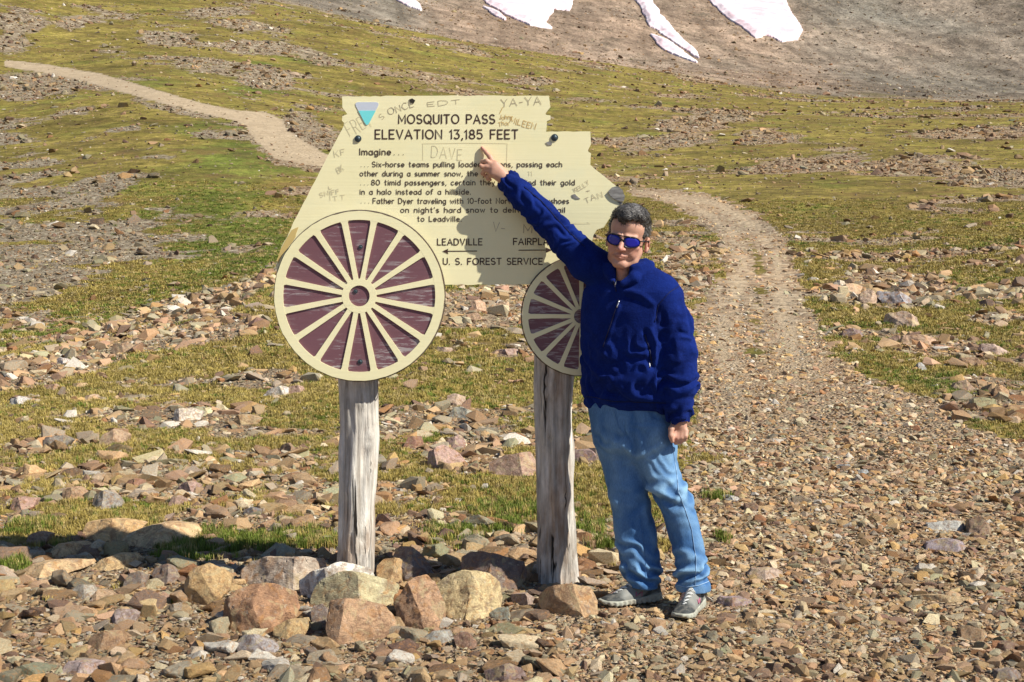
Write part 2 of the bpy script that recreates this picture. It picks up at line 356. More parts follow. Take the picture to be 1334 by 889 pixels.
    dmix = b.ramp(b.noise(pos, 14, 4, 0.6), [(0.42, 0.0), (0.56, 0.75)])
    rc = b.mix(dmix, sc_, b.mix(up, dirt, pale))
    pale = b.mix(1.0, pale, (1.02, .99, .88), 'MULTIPLY'); rc = b.mix(b.math('MULTIPLY', up, .85), rc, pale)
    screec = b.mix(grey, (0.45, 0.325, 0.235), (0.25, 0.228, 0.185))
    sv = b.ramp(b.noise(pos, 0.11, 10, 0.75), [(0.35, 0.5), (0.5, 1.0), (0.65, 1.45)])
    screec = b.mix(1.0, screec, sv, 'MULTIPLY')
    streak = b.ramp(b.noise(b.mapping(pos, (0.25, 0.03, 0.05), (0, 0, 0.5)), 1.0, 7, 0.7), [(0.35, 0.6), (0.65, 1.35)])
    screec = b.mix(1.0, screec, streak, 'MULTIPLY')
    bands = b.ramp(b.noise(b.mapping(pos, (.02, .006, .02), (0, 0, .6)), 1.0, 8, 0.72, 0.6), [(0.38, 0.62), (0.5, 1.0), (0.62, 1.5)]); screec = b.mix(1.0, screec, bands, 'MULTIPLY')
    outc = b.ramp(b.noise(pos, 0.05, 9, 0.8), [(0.56, 0.0), (0.62, 0.7)]); screec = b.mix(outc, screec, (0.13, 0.12, 0.085))
    rc = b.mix(b.math('MULTIPLY', scree, 0.78), rc, screec)
    # grass/stone edge broken by noise
    cv = b.math('ADD', cover, b.math('MULTIPLY', b.math('SUBTRACT', b.noise(pos, 0.9, 10, 0.8), 0.5), 2.6))
    cvf = b.ramp(cv, [(0.40, 0.0), (0.60, 1.0)])
    cvf = b.mix(scree, cvf, (1.0, 1.0, 1.0))
    c = b.mix(cvf, gc, rc)
    # scattered lone stones in the grass further off
    lone = b.n('ShaderNodeTexVoronoi'); b.L.new(b.mapping(pos, (1.3, 1.3, 1.3), (.4, .2, .9)), lone.inputs['Vector'])
    cvf2 = cvf; h = b.mix(cvf, b.math('MULTIPLY', g2, 0.5), b.math('SUBTRACT', 1.0, dd))
    nrm = b.bump(h, 0.10, 0.7)
    nb = b.noise(pos, 0.5, 8, 0.7); nrm = b.bump(nb, 0.9, 0.45, nrm)
    big = b.noise(pos, 0.09, 9, 0.7); nrm = b.bump(b.math('MULTIPLY', big, scree), 9.0, 0.8, nrm)
    return b.done(c, 0.92, nrm, 0.12)
M_ground = ground_material()
def sub_sheet(name, mask, extra=None):
    q = Q[mask]; used = np.unique(q); 
    if extra is not None: used = np.unique(np.append(used, ctr))
    remap = np.full(len(V), -1); remap[used] = np.arange(len(used))
    if extra is None: me = np_mesh(name, V[used], remap[q], True)
    else: me = np_mesh(name, V[used], [list(map(int, f)) for f in remap[q]]+[[int(remap[i]) for i in f] for f in extra], True)
    for nm, ks in (('mapA', ('cover', 'lush', 'grey')), ('mapB', ('track', 'up', 'scree'))):
        at = me.color_attributes.new(nm, 'FLOAT_COLOR', 'POINT')
        c = np.ones((len(used), 4), np.float32)
        for i, k in enumerate(ks): c[:, i] = fl[k][used]
        at.data.foreach_set('color', c.ravel())
    return tag(link(name, me, M_ground), kind='structure')
tag(sub_sheet('mountain_ground', ~(fqT | fqU), capf), 'rocky alpine slope of dry grass, talus and scree rising behind the sign', 'ground')
tag(sub_sheet('gravel_track', fqT), 'stony gravel track winding up the slope behind the man', 'track')
tag(sub_sheet('dirt_road', fqU & ~fqT), 'pale dirt road climbing the far hillside at upper left', 'road')

# snowfields: thick sheets lying on the far scree
def snow_material():
    b = NB('snow'); pos = b.n('ShaderNodeNewGeometry').outputs['Position']
    c = b.ramp(b.noise(pos, 0.12, 6, 0.6), [(0.38, (0.74, 0.55, 0.58)), (0.56, (0.84, 0.74, 0.77)), (0.7, (0.90, 0.89, 0.90))])
    d = b.ramp(b.noise(b.mapping(pos, (1, .3, 1)), 0.8, 8, 0.7), [(0.6, 0.0), (0.75, 0.5)])
    c = b.mix(d, c, (0.55, 0.42, 0.38))
    return b.done(c, 0.6, b.bump(b.noise(pos, 0.6, 5, 0.6), 0.3, 0.4), 0.3)
M_snow = snow_material()
snow_labels = ['tiny white snow sliver at the top edge left of the other snow', 'broad ragged white snowfield above the right part of the sign', 'small snow scrap at the lower left tip of the broad snowfield',
               'long narrow white snow streak running diagonally down the scree', 'short thin snow streak just below the long diagonal one', 'large pinkish snowfield at top right with lobed lower edge']
# screen-order search of the surface: for a column, radius at which the ground meets the sight line
def ground_hit(px, py, rmin=4.3, rmax=1200):
    p = P(px, py, 1.0); th = math.atan2(p.x, p.y); e = (p.z-EYE)/math.hypot(p.x, p.y)
    rr = np.exp(np.arange(math.log(rmin), math.log(rmax), 0.004)); xx = rr*math.sin(th); yy = rr*math.cos(th)
    zz = height(xx, yy); ee = (zz-EYE)/rr; k = np.nonzero(ee >= e)[0]; k = k[0] if len(k) else len(rr)-1
    return Vector((xx[k], yy[k], zz[k]))
for si, pol in enumerate(SNOWS):
    hits = [ground_hit(a, b_, 300) for a, b_ in pol]
    rmin = min(h_.xy.length for h_ in hits)*0.93; rmax = min(1250, max(h_.xy.length for h_ in hits)*1.15)
    t0 = min(math.atan2(h_.x, h_.y) for h_ in hits)-.004; t1 = max(math.atan2(h_.x, h_.y) for h_ in hits)+.004
    NT, NR = max(20, int((t1-t0)/0.0005)), 420
    rr = np.exp(np.linspace(math.log(rmin), math.log(rmax), NR)); tt = np.linspace(t0, t1, NT)
    RR, TT = np.meshgrid(rr, tt, indexing='ij'); X = RR*np.sin(TT); Y = RR*np.cos(TT); Z = height(X, Y)
    px, py = proj(X, Y, Z); nzx = fbm(X/18, Y/18, 1.0, 5)*2.6; nzy = fbm(X/18, Y/18, 6.0, 5)*1.5
    sd = seg_sd(px+nzx, py+nzy, pol)
    thick = sstep(0.8, -5, sd)*1.0+0.5
    Zs = Z+thick; keep = sd < 0.8
    id2 = np.arange(NR*NT).reshape(NR, NT)
    q = np.stack([id2[:-1, :-1], id2[:-1, 1:], id2[1:, 1:], id2[1:, :-1]], -1).reshape(-1, 4)
    q = q[keep.ravel()[q].all(1)]
    if not len(q): continue
    top = np.stack([X, Y, Zs], -1).reshape(-1, 3); used = np.unique(q); rm = np.full(len(top), -1); rm[used] = np.arange(len(used)); q = rm[q][:, ::-1]
    top = top[used]; bot = top.copy(); bot[:, 2] -= 2.2
    e = np.concatenate([q[:, [0, 1]], q[:, [1, 2]], q[:, [2, 3]], q[:, [3, 0]]]); key = e[:, 0].astype(np.int64)*10**7+e[:, 1]; rk = e[:, 1].astype(np.int64)*10**7+e[:, 0]
    be = e[~np.isin(key, rk)]; n_ = len(top)
    side = np.stack([be[:, 1], be[:, 0], be[:, 0]+n_, be[:, 1]+n_], -1)
    me = np_mesh('snow_patch', np.vstack([top, bot]), np.vstack([q, q[:, ::-1]+n_, side]), True)
    tag(link('snow_patch', me, M_snow), snow_labels[si], 'snow', 'snow patches on the far scree')
# ------------------------------------------------------------------ stones
M_inst = rock_material('gravel_stone', 'INSTANCER', 9.0, 0.35)
M_stone = rock_material('loose_stone', 'OBJECT', 5.0, 0.45)
M_boulder = rock_material('boulder', 'OBJECT', 2.6, 0.0)
PAL = {'tan': (.50,.355,.22), 'pinkish': (.46,.31,.22), 'grey': (.39,.345,.28), 'ochre': (.50,.325,.155), 'rusty': (.32,.17,.09),
       'purple-brown': (.20,.135,.11), 'pale': (.60,.515,.39), 'greenish': (.32,.305,.225), 'brown': (.26,.175,.11)}
PALN = list(PAL); PALC = np.array([PAL[k] for k in PALN])
def hull_rock(seed, n=18, flat=0.55, box=0.6):
    r = np.random.default_rng(seed); p = r.normal(size=(n, 3)); p /= np.linalg.norm(p, axis=1, keepdims=True)
    m = np.abs(p).max(1, keepdims=True); p = p*(1-box)+p/m*box*0.85
    p *= r.uniform(0.85, 1.08, (n, 1)); p *= np.array([1.0, r.uniform(.55, .95), flat*r.uniform(.7, 1.3)])
    ax = r.normal(size=3); ax[2] *= .5; ax /= np.linalg.norm(ax); d = p@ax; c = 0.55; p = p-np.maximum(d-c, 0)[:, None]*ax
    bm = bmesh.new(); [bm.verts.new(v) for v in p]
    g = bmesh.ops.convex_hull(bm, input=bm.verts); bmesh.ops.delete(bm, geom=[v for v in bm.verts if not v.link_faces], context='VERTS')
    bmesh.ops.dissolve_limit(bm, angle_limit=0.22, verts=bm.verts, edges=bm.edges)
    return bm
def bm_mesh(bm, name, mat, tri=True):
    if tri: bmesh.ops.triangulate(bm, faces=bm.faces)
    bmesh.ops.recalc_face_normals(bm, faces=bm.faces)
    me = bpy.data.meshes.new(name); bm.to_mesh(me); bm.free()
    if mat: me.materials.append(mat)
    return me
def refine(bm, seed, bev=0.05, cuts=2, amp=0.03, smooth=0, ridge=1):
    bmesh.ops.bevel(bm, geom=list(bm.edges), offset=bev, segments=1, affect='EDGES', profile=0.5, clamp_overlap=True)
    bmesh.ops.triangulate(bm, faces=bm.faces)
    for _ in range(cuts):
        bmesh.ops.subdivide_edges(bm, edges=[e for e in bm.edges if e.calc_length() > 0.13], cuts=1, use_grid_fill=False)
        bmesh.ops.triangulate(bm, faces=bm.faces)
    for _ in range(smooth): bmesh.ops.smooth_vert(bm, verts=bm.verts, factor=0.3, use_axis_x=True, use_axis_y=True, use_axis_z=True)
    bm.normal_update(); co = np.array([v.co for v in bm.verts]); no = np.array([v.normal for v in bm.verts])
    d = fbm(co[:, 0]*2.3+seed, co[:, 1]*2.3, co[:, 2]*3, 5, 2.1, 0.55)*amp*1.6
    rid = 0.5-np.abs(noise3(co[:, 0]*1.6+seed*3, co[:, 1]*1.6, co[:, 2]*5.0)); d += np.where(rid > .44, -(rid-.44)*amp*7*ridge, 0)
    co += no*d[:, None]
    for v, c in zip(bm.verts, co): v.co = c
    return bm
hid = bpy.data.collections.new('stone_shapes')     # never linked to the scene: only feeds the geometry nodes
NPROTO = 18
for i in range(NPROTO):
    me = bm_mesh(hull_rock(100+i, 13+i % 5, .30+.045*(i % 7), .62), 'stone_shape', M_inst)
    hid.objects.link(bpy.data.objects.new('shape_%02d' % i, me))
def scatter_object(name, pts, rot, scl, idx_, colr, coll, mat=None):
    me = bpy.data.meshes.new(name); me.vertices.add(len(pts)); me.vertices.foreach_set('co', np.asarray(pts, np.float32).ravel())
    for nm, ty, arr, key in (('rot', 'FLOAT_VECTOR', rot, 'vector'), ('scl', 'FLOAT_VECTOR', scl, 'vector'), ('pick', 'INT', idx_, 'value')):
        a = me.attributes.new(nm, ty, 'POINT'); a.data.foreach_set(key, np.ascontiguousarray(arr, np.int32 if ty == 'INT' else np.float32).ravel())
    a = me.attributes.new('col', 'FLOAT_COLOR', 'POINT'); a.data.foreach_set('color', np.hstack([colr, np.ones((len(colr), 1))]).astype(np.float32).ravel())
    o = link(name, me); g = bpy.data.node_groups.new(name, 'GeometryNodeTree')
    g.interface.new_socket('Geometry', in_out='INPUT', socket_type='NodeSocketGeometry'); g.interface.new_socket('Geometry', in_out='OUTPUT', socket_type='NodeSocketGeometry')
    N = g.nodes; gi = N.new('NodeGroupInput'); go = N.new('NodeGroupOutput'); ip = N.new('GeometryNodeInstanceOnPoints'); ci = N.new('GeometryNodeCollectionInfo')
    ci.inputs[0].default_value = coll; ci.inputs['Separate Children'].default_value = True; ci.inputs['Reset Children'].default_value = True
    def na(nm, ty):
        x = N.new('GeometryNodeInputNamedAttribute'); x.data_type = ty; x.inputs[0].default_value = nm; return x.outputs['Attribute']
    L = g.links; L.new(gi.outputs[0], ip.inputs['Points']); L.new(ci.outputs[0], ip.inputs['Instance']); ip.inputs['Pick Instance'].default_value = True
    L.new(na('pick', 'INT'), ip.inputs['Instance Index']); L.new(na('scl', 'FLOAT_VECTOR'), ip.inputs['Scale'])
    e2r = N.new('FunctionNodeEulerToRotation'); L.new(na('rot', 'FLOAT_VECTOR'), e2r.inputs[0]); L.new(e2r.outputs[0], ip.inputs['Rotation'])
    L.new(ip.outputs[0], go.inputs[0])
    md = o.modifiers.new('scatter', 'NODES'); md.node_group = g
    return o
def polar_pts(n, r0, r1, tmax=0.40):
    th = RNG.uniform(-tmax, tmax, n); r = np.exp(RNG.uniform(math.log(r0), math.log(r1), n)); return r*np.sin(th), r*np.cos(th), r
HERO_XY = []   # filled by the boulders below: (x, y, radius)
def tone_colors(grey, n, lo=0.0):
    wb = np.array([.29,.17,.10,.07,.06,.07,.10,.04,.10]); wg = np.array([.08,.06,.36,.03,.03,.10,.12,.14,.08])
    wgt = wb[None]*(1-grey[:, None])+wg[None]*grey[:, None]; cs = np.cumsum(wgt/wgt.sum(1, keepdims=True), 1)
    k = (RNG.random(n)[:, None] > cs).sum(1).clip(0, 8); v = RNG.normal(1.0, .16, (n, 1)).clip(.6, 1.4)
    return PALC[k]*v*RNG.normal(1, .035, (n, 3)), k

# --- boulders round the posts, traced from their outlines in the photograph
def boulder(pts, Y, depth, color, seed, name, label, cat, group=None, top=0.45, amp=0.05, lean=0.0, bury=0.0, smooth=0, material=None):
    """pts: outline as seen from the camera; gets real depth: a nearer, lower face and a farther, higher back"""
    if True:
        xs = [a for a, _ in pts]; g_ = ground_hit((min(xs)+max(xs))/2, max(b_ for _, b_ in pts)-1.5, 4.3, 60); Y = g_.y+depth*.22
    wp = np.array([P(a, b_, Y) for a, b_ in pts]); c = wp.mean(0); lo, hi = wp[:, 2].min(), wp[:, 2].max(); H = hi-lo; Wd = wp[:, 0].max()-wp[:, 0].min()
    cl = []
    cl.append(wp)
    f = (wp-c)*np.array([.80, 1, .66])+c; f[:, 1] -= depth*.5; f[:, 2] -= H*.16; f[:, 0] -= Wd*.02; cl.append(f)
    g = (wp-c)*np.array([.82, 1, .62])+c; g[:, 1] += depth*.5; g[:, 2] -= H*.10; cl.append(g)
    p = np.vstack(cl); rr = np.random.default_rng(seed); p += rr.normal(size=p.shape)*np.array([.012, .05, .012])*Wd*.35*(np.arange(len(p))[:, None] >= len(wp))
    base = Vector((c[0], Y, lo)); s = max(Wd, H)/2
    q = (p-np.array(base))/s
    def rehull(pts_):
        bm_ = bmesh.new(); [bm_.verts.new(v) for v in pts_]
        bmesh.ops.convex_hull(bm_, input=bm_.verts); bmesh.ops.delete(bm_, geom=[v for v in bm_.verts if not v.link_faces], context='VERTS'); return bm_
    bm = rehull(q)
    # fracture planes: flat facets facing the front, the top and the sides
    for n_ in [(rr.uniform(-.9, .9), -1.0, rr.uniform(-.1, .9)) for _ in range(4)]+[(rr.uniform(-.5, .5), rr.uniform(-.7, .1), 1.0), (1.0, -.7, .4), (-1.0, -.8, .3), (rr.uniform(.2, 1), -1.0, rr.uniform(.5, 1.4)), (rr.uniform(-1, -.2), -1.0, rr.uniform(.3, 1.2))]:
        n_ = Vector(n_).normalized(); sup = max(v.co.dot(n_) for v in bm.verts); mn = min(v.co.dot(n_) for v in bm.verts); k_ = .93 if abs(n_.z) > .7 or abs(n_.x) > .7 else .79
        dcut = mn+(sup-mn)*rr.uniform(k_-.04, k_+.05)
        bmesh.ops.bisect_plane(bm, geom=bm.verts[:]+bm.edges[:]+bm.faces[:], plane_co=n_*dcut, plane_no=n_, clear_outer=True)
        pts_ = [v.co.copy() for v in bm.verts]; bm.free(); bm = rehull(pts_)
    bmesh.ops.dissolve_limit(bm, angle_limit=0.13, verts=bm.verts, edges=bm.edges)
    LE = .085 if Wd > .22 else .17
    bmesh.ops.triangulate(bm, faces=bm.faces)
    for _ in range(6):
        es = [e for e in bm.edges if e.calc_length() > LE]
        if not es: break
        bmesh.ops.subdivide_edges(bm, edges=es, cuts=1, use_grid_fill=False); bmesh.ops.triangulate(bm, faces=bm.faces)
    for _ in range(1): bmesh.ops.smooth_vert(bm, verts=bm.verts, factor=0.28, use_axis_x=True, use_axis_y=True, use_axis_z=True)
    bm.normal_update(); co = np.array([v.co for v in bm.verts]); no = np.array([v.normal for v in bm.verts])
    dn = (fbm(co[:, 0]*1.7+seed, co[:, 1]*1.7, co[:, 2]*2.2, 5, 2.1, 0.5))*amp*1.05
    st_ = noise3(co[:, 0]*1.1+seed*3, co[:, 1]*1.1+co[:, 2]*1.5, co[:, 2]*3.2); dn -= np.where(np.abs(st_) < .035, (1-np.abs(st_)/.035)*.018, 0)
    co += no*dn[:, None]
    for v, c_ in zip(bm.verts, co): v.co = c_
    me = bm_mesh(bm, name, material or M_boulder); me.polygons.foreach_set('use_smooth', np.ones(len(me.polygons), dtype=bool))
    try: me.set_sharp_from_angle(angle=math.radians(20))
    except Exception: pass
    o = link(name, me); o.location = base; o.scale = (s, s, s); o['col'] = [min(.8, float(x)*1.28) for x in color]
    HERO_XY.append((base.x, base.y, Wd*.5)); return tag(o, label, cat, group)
z6 = lambda *a: [(250+x/2.4255, 640+y/2.4255) for x, y in a]
z5 = lambda *a: [(x/2.9644, 600+y/2.9644) for x, y in a]
z8 = lambda *a: [(450+x/2.54, 350+y/2.54) for x, y in a]
z4 = lambda *a: [(884+x/2.7778, 240+y/2.7778) for x, y in a]
z3 = lambda *a: [(x/2.9644, 300+y/2.9644) for x, y in a]
z7 = lambda *a: [(884+x/2.7022, 560+y/2.7022) for x, y in a]
GB = 'boulders heaped round the sign posts'
B = boulder
B(z6((418,350),(430,336),(530,333),(612,352),(655,420),(662,470),(580,490),(440,484),(420,430)), 5.98, .26, (.35,.22,.13), 1, 'boulder', 'blocky brown boulder in front, lowest of the heap at the left post', 'boulder', GB, amp=.035)
B(z6((80,410),(95,350),(150,300),(180,287),(250,283),(330,315),(345,370),(315,415),(260,430),(150,448),(90,425)), 6.12, .30, (.30,.17,.095), 2, 'boulder', 'rusty brown rounded boulder with dark left face, left front of the heap', 'boulder', GB)
B(z6((122,262),(150,218),(200,208),(290,203),(420,210),(432,240),(400,290),(340,320),(160,310),(125,290)), 6.48, .30, (.38,.31,.24), 3, 'boulder', 'wide pale grey-brown slab boulder left of the left post base', 'boulder', GB)
B(z6((-25,330),(-30,290),(0,240),(50,222),(100,242),(125,270),(120,310),(80,352),(20,367)), 6.45, .28, (.40,.27,.13), 4, 'boulder', 'rounded ochre boulder at the left end of the heap', 'boulder', GB)
B(z6((312,290),(350,260),(400,240),(480,221),(560,232),(582,265),(560,300),(480,320),(400,340),(345,355),(322,330)), 6.34, .24, (.62,.58,.50), 5, 'boulder', 'whitish grey boulder lying against the left post', 'boulder', GB, amp=.045)
B(z6((360,345),(375,300),(400,272),(480,248),(600,268),(668,295),(672,308),(640,370),(560,380),(420,375),(365,380)), 6.20, .26, (.37,.33,.20), 6, 'boulder', 'greenish tan slab with orange left edge, middle of the heap', 'boulder', GB, amp=.03)
B(z6((582,235),(600,212),(640,208),(715,235),(718,258),(680,300),(620,290),(583,265)), 6.55, .24, (.42,.28,.14), 7, 'boulder', 'ochre boulder right behind the left post, half hidden by the heap', 'boulder', GB)
B(z6((628,355),(660,310),(695,265),(740,246),(765,265),(785,310),(804,372),(795,412),(740,428),(690,436),(645,402)), 6.10, .24, (.36,.22,.13), 8, 'boulder', 'upright reddish brown boulder with pointed top between the posts', 'boulder', GB)
B(z6((765,290),(800,256),(850,241),(900,240),(945,252),(985,285),(994,345),(965,385),(900,402),(830,406),(795,370),(780,320)), 6.22, .28, (.47,.37,.20), 9, 'boulder', 'big rounded yellow-grey boulder between the two posts', 'boulder', GB, amp=.045)
B(z6((832,240),(833,195),(870,174),(960,192),(1055,222),(1068,262),(1030,318),(990,320),(930,290),(850,270)), 6.75, .30, (.15,.11,.09), 10, 'boulder', 'dark brown boulder in shade left of the right post', 'boulder', GB)  # base colour darkened to carry the shade it lies in
B(z6((630,215),(632,175),(660,162),(700,176),(750,225),(772,268),(740,290),(690,270),(650,250)), 6.85, .20, (.16,.13,.12), 11, 'boulder', 'narrow dark shaded boulder behind the gap of the heap', 'boulder', GB)  # shade is put into this dark base colour
B(z6((1083,345),(1090,318),(1120,295),(1190,288),(1275,300),(1294,350),(1282,400),(1200,405),(1115,397),(1088,375)), 6.22, .24, (.38,.25,.14), 12, 'boulder', 'rectangular brown boulder at the foot of the right post', 'boulder', GB, amp=.03)
B(z6((372,375),(380,358),(410,353),(428,375),(425,430),(400,444),(378,415)), 6.08, .16, (.25,.2,.17), 13, 'boulder', 'small shade-darkened upright stone wedged between the two front boulders', 'boulder', GB)  # shadow between the boulders is part of this colour
B(z6((253,430),(300,405),(370,390),(380,432),(345,468),(290,472),(258,460)), 5.95, .16, (.42,.29,.14), 14, 'boulder', 'small ochre wedge stone below the rusty boulder', 'boulder', GB)
B(z6((133,480),(150,455),(190,450),(255,472),(277,500),(250,522),(150,518)), 5.78, .15, (.31,.28,.27), 15, 'flat_stone', 'flat purplish grey stone lying in gravel below the rusty boulder', 'stone')
B(z6((820,460),(835,445),(870,440),(902,482),(892,505),(840,508)), 5.82, .12, (.28,.17,.12), 16, 'blocky_stone', 'small dark brown angular block in gravel below the yellow boulder', 'stone')
B(z6((912,578),(960,555),(1005,543),(1045,560),(1065,600),(1040,620),(930,612)), 5.32, .16, (.19,.135,.12), 17, 'flat_stone', 'dark red-brown flat stone at the bottom edge, right of centre', 'stone')
B(z6((728,468),(760,445),(820,440),(832,470),(800,490),(738,490)), 5.95, .16, (.34,.33,.29), 18, 'flat_stone', 'flat grey stone between the pointed and yellow boulders', 'stone')
B(z6((932,390),(965,368),(1000,365),(1008,400),(990,415),(940,412)), 6.05, .13, (.29,.30,.24), 19, 'blocky_stone', 'grey-green angular stone right of the yellow boulder', 'stone')
B(z6((1000,330),(1060,322),(1085,340),(1075,375),(1010,370)), 6.5, .2, (.38,.29,.24), 21, 'flat_stone', 'pinkish flat stone just left of the right post base', 'stone')
# left part
B(z5((290,300),(300,245),(360,232),(430,227),(500,240),(545,262),(520,300),(460,330),(330,335)), 7.6, .55, (.50,.33,.16), 22, 'rock_slab', 'big smooth orange-tan slab half buried in the grass, left part', 'slab', 'orange slabs sunk in the ground', amp=.03)
B(z5((445,330),(470,290),(560,255),(640,238),(740,250),(775,275),(755,320),(640,352),(500,362)), 7.35, .55, (.47,.33,.18), 23, 'rock_slab', 'big smooth orange slab with purple stains, right of its neighbour', 'slab', 'orange slabs sunk in the ground', amp=.03)
B(z5((190,350),(210,325),(290,320),(350,345),(350,375),(250,392),(195,385)), 7.2, .4, (.46,.32,.17), 24, 'rock_slab', 'low orange-tan slab in front of the two larger ones', 'slab', 'orange slabs sunk in the ground', amp=.03)
B(z5((350,430),(370,395),(420,365),(500,365),(540,395),(520,425),(420,445)), 6.95, .35, (.46,.33,.17), 25, 'rock_slab', 'small yellowish slab beside the grass strip, nearest of the orange slabs', 'slab', 'orange slabs sunk in the ground', amp=.03)
B(z5((60,440),(110,405),(220,390),(340,395),(350,420),(250,445),(120,470)), 7.0, .4, (.45,.31,.17), 26, 'rock_slab', 'flat ochre slab at far left above the long shadow', 'slab', 'orange slabs sunk in the ground', amp=.03)
B(z5((568,440),(590,405),(635,397),(665,415),(690,455),(670,485),(600,485)), 6.75, .22, (.22,.17,.14), 27, 'boulder', 'dark pointed boulder in the shadow left of the heap', 'boulder', GB)  # colour kept dark to paint in the cast shadow
B(z5((470,470),(490,435),(530,425),(565,445),(560,490),(510,510),(475,500)), 6.72, .2, (.23,.19,.16), 28, 'boulder', 'dark round boulder in the shadow, second left of the heap', 'boulder', GB)  # cast shadow painted into the rock colour here too
B(z5((325,700),(345,678),(400,660),(465,655),(483,700),(470,735),(400,745),(345,742)), 5.62, .2, (.30,.19,.11), 29, 'blocky_stone', 'brown block with a dark cracked face in the gravel, lower left', 'stone')
B(z5((250,520),(290,478),(350,480),(365,520),(340,550),(280,550)), 6.3, .2, (.38,.35,.29), 30, 'blocky_stone', 'pale grey angular stone just below the long shadow', 'stone')
B(z5((345,530),(370,495),(420,500),(440,525),(400,560),(360,555)), 6.25, .17, (.42,.29,.18), 31, 'blocky_stone', 'rounded tan stone right beside the pale grey one', 'stone')
B(z5((418,620),(440,575),(500,578),(528,600),(520,635),(470,650)), 5.95, .2, (.34,.27,.25), 32, 'flat_stone', 'pinkish grey flat stone left of the rusty boulder', 'stone')
B(z5((210,830),(240,785),(320,775),(395,790),(390,825),(300,845)), 5.38, .2, (.36,.28,.26), 33, 'flat_stone', 'pinkish grey flat slab at bottom left', 'stone')
B(z5((905,755),(912,680),(960,670),(1050,695),(1078,740),(1040,765),(950,768)), 5.78, .2, (.31,.27,.28), 34, 'flat_stone', 'second purplish slab lying by the ochre wedge stone', 'stone') if False else None
B(z5((722,385),(730,365),(850,360),(930,374),(935,390),(850,400),(745,398)), 6.95, .25, (.34,.19,.12), 35, 'flat_stone', 'long thin rusty slab behind the left end of the heap', 'stone')
B(z5((632,590),(650,560),(695,545),(702,590),(680,612),(640,608)), 6.15, .14, (.32,.27,.21), 36, 'blocky_stone', 'small grey-brown pointed stone left of the rusty boulder', 'stone')
B(z5((560,560),(570,520),(620,505),(680,540),(660,560),(600,570)), 6.32, .18, (.34,.22,.16), 37, 'flat_stone', 'reddish flat stone below the ochre end boulder', 'stone')
B(z5((20,200),(35,150),(60,140),(130,150),(120,195),(60,210)), 9.0, .35, (.38,.24,.19), 38, 'blocky_stone', 'reddish stone at the left edge beyond the green cushion', 'stone')
B(z5((95,320),(100,290),(145,272),(195,285),(180,325),(120,335)), 7.7, .25, (.27,.18,.13), 39, 'blocky_stone', 'brown stone left of the big orange slab', 'stone')
B(z5((480,110),(485,78),(520,68),(550,75),(556,112),(530,126),(490,120)), 9.6, .3, (.28,.15,.10), 40, 'blocky_stone', 'dark rusty hollow-faced stone standing in the middle distance at left', 'stone')
B(z5((235,160),(240,105),(300,98),(325,130),(300,165)), 9.0, .3, (.40,.26,.16), 41, 'blocky_stone', 'orange-brown block right of the tall dry grass at left', 'stone')
B(z5((345,175),(350,130),(400,110),(450,140),(470,180),(400,195)), 8.7, .3, (.27,.25,.22), 42, 'blocky_stone', 'dark grey cleft stone left of centre in the stony meadow', 'stone')
B(z5((650,175),(655,140),(690,132),(720,160),(705,190),(670,190)), 8.6, .25, (.33,.22,.17), 43, 'blocky_stone', 'reddish tilted stone above the orange slabs', 'stone')
B(z5((930,215),(935,190),(970,180),(1010,192),(1012,218),(960,222)), 8.3, .2, (.17,.165,.17), 44, 'blocky_stone', 'dark blue-grey stone near the left post, in the grass', 'stone')
B(z5((665,120),(700,85),(740,78),(770,100),(765,130),(700,138)), 9.4, .3, (.36,.24,.20), 45, 'blocky_stone', 'pinkish block in the meadow left of the left post', 'stone')
# between the posts
B(z8((463,690),(465,645),(520,615),(620,600),(640,650),(650,690),(560,700),(490,700)), 9.9, .6, (.33,.22,.16), 46, 'rock_slab', 'large flat brown boulder beside the right post in mid distance', 'slab', amp=.03)
B(z8((270,650),(275,605),(320,580),(365,600),(400,640),(380,665),(310,668)), 10.4, .5, (.36,.24,.20), 47, 'blocky_stone', 'pinkish angular boulder between the posts', 'stone')
B(z8((325,590),(340,560),(380,548),(402,580),(385,605),(345,605)), 11.4, .5, (.35,.24,.21), 48, 'blocky_stone', 'pinkish stone behind the angular boulder between the posts', 'stone')
B(z8((190,592),(205,555),(250,553),(260,590),(235,605)), 11.2, .4, (.25,.13,.09), 49, 'blocky_stone', 'dark red block between the posts, left side', 'stone')
B(z8((335,495),(350,460),(380,455),(430,480),(435,500),(380,505)), 13.6, .5, (.34,.335,.27), 50, 'blocky_stone', 'greenish grey wedge stone between the posts', 'stone')
B(z8((330,460),(335,420),(365,412),(400,425),(395,455)), 14.8, .5, (.42,.31,.23), 51, 'blocky_stone', 'tan block behind the greenish wedge stone', 'stone')
B(z8((487,305),(490,270),(560,262),(590,272),(590,295),(530,303)), 20, .9, (.27,.19,.16), 52, 'blocky_stone', 'purplish brown boulder near the small wheel', 'stone')
B(z8((288,285),(300,258),(350,262),(362,282),(320,288)), 20.6, .8, (.32,.24,.18), 53, 'flat_stone', 'brown flat rock right of the large wheel', 'stone')
B(z8((415,145),(415,105),(440,97),(465,110),(465,140),(440,148)), 21.5, .5, (.45,.30,.20), 54, 'blocky_stone', 'square tan block in the rock heap under the sign board', 'stone', 'rock heap under the sign board')
B(z8((398,175),(400,148),(440,145),(455,170),(430,178)), 21.0, .5, (.42,.28,.18), 55, 'blocky_stone', 'low tan block at the foot of the rock heap', 'stone', 'rock heap under the sign board')
B(z8((490,140),(500,112),(540,108),(545,140),(520,150)), 21.5, .5, (.48,.34,.22), 56, 'blocky_stone', 'pale tan block at right of the rock heap', 'stone', 'rock heap under the sign board')
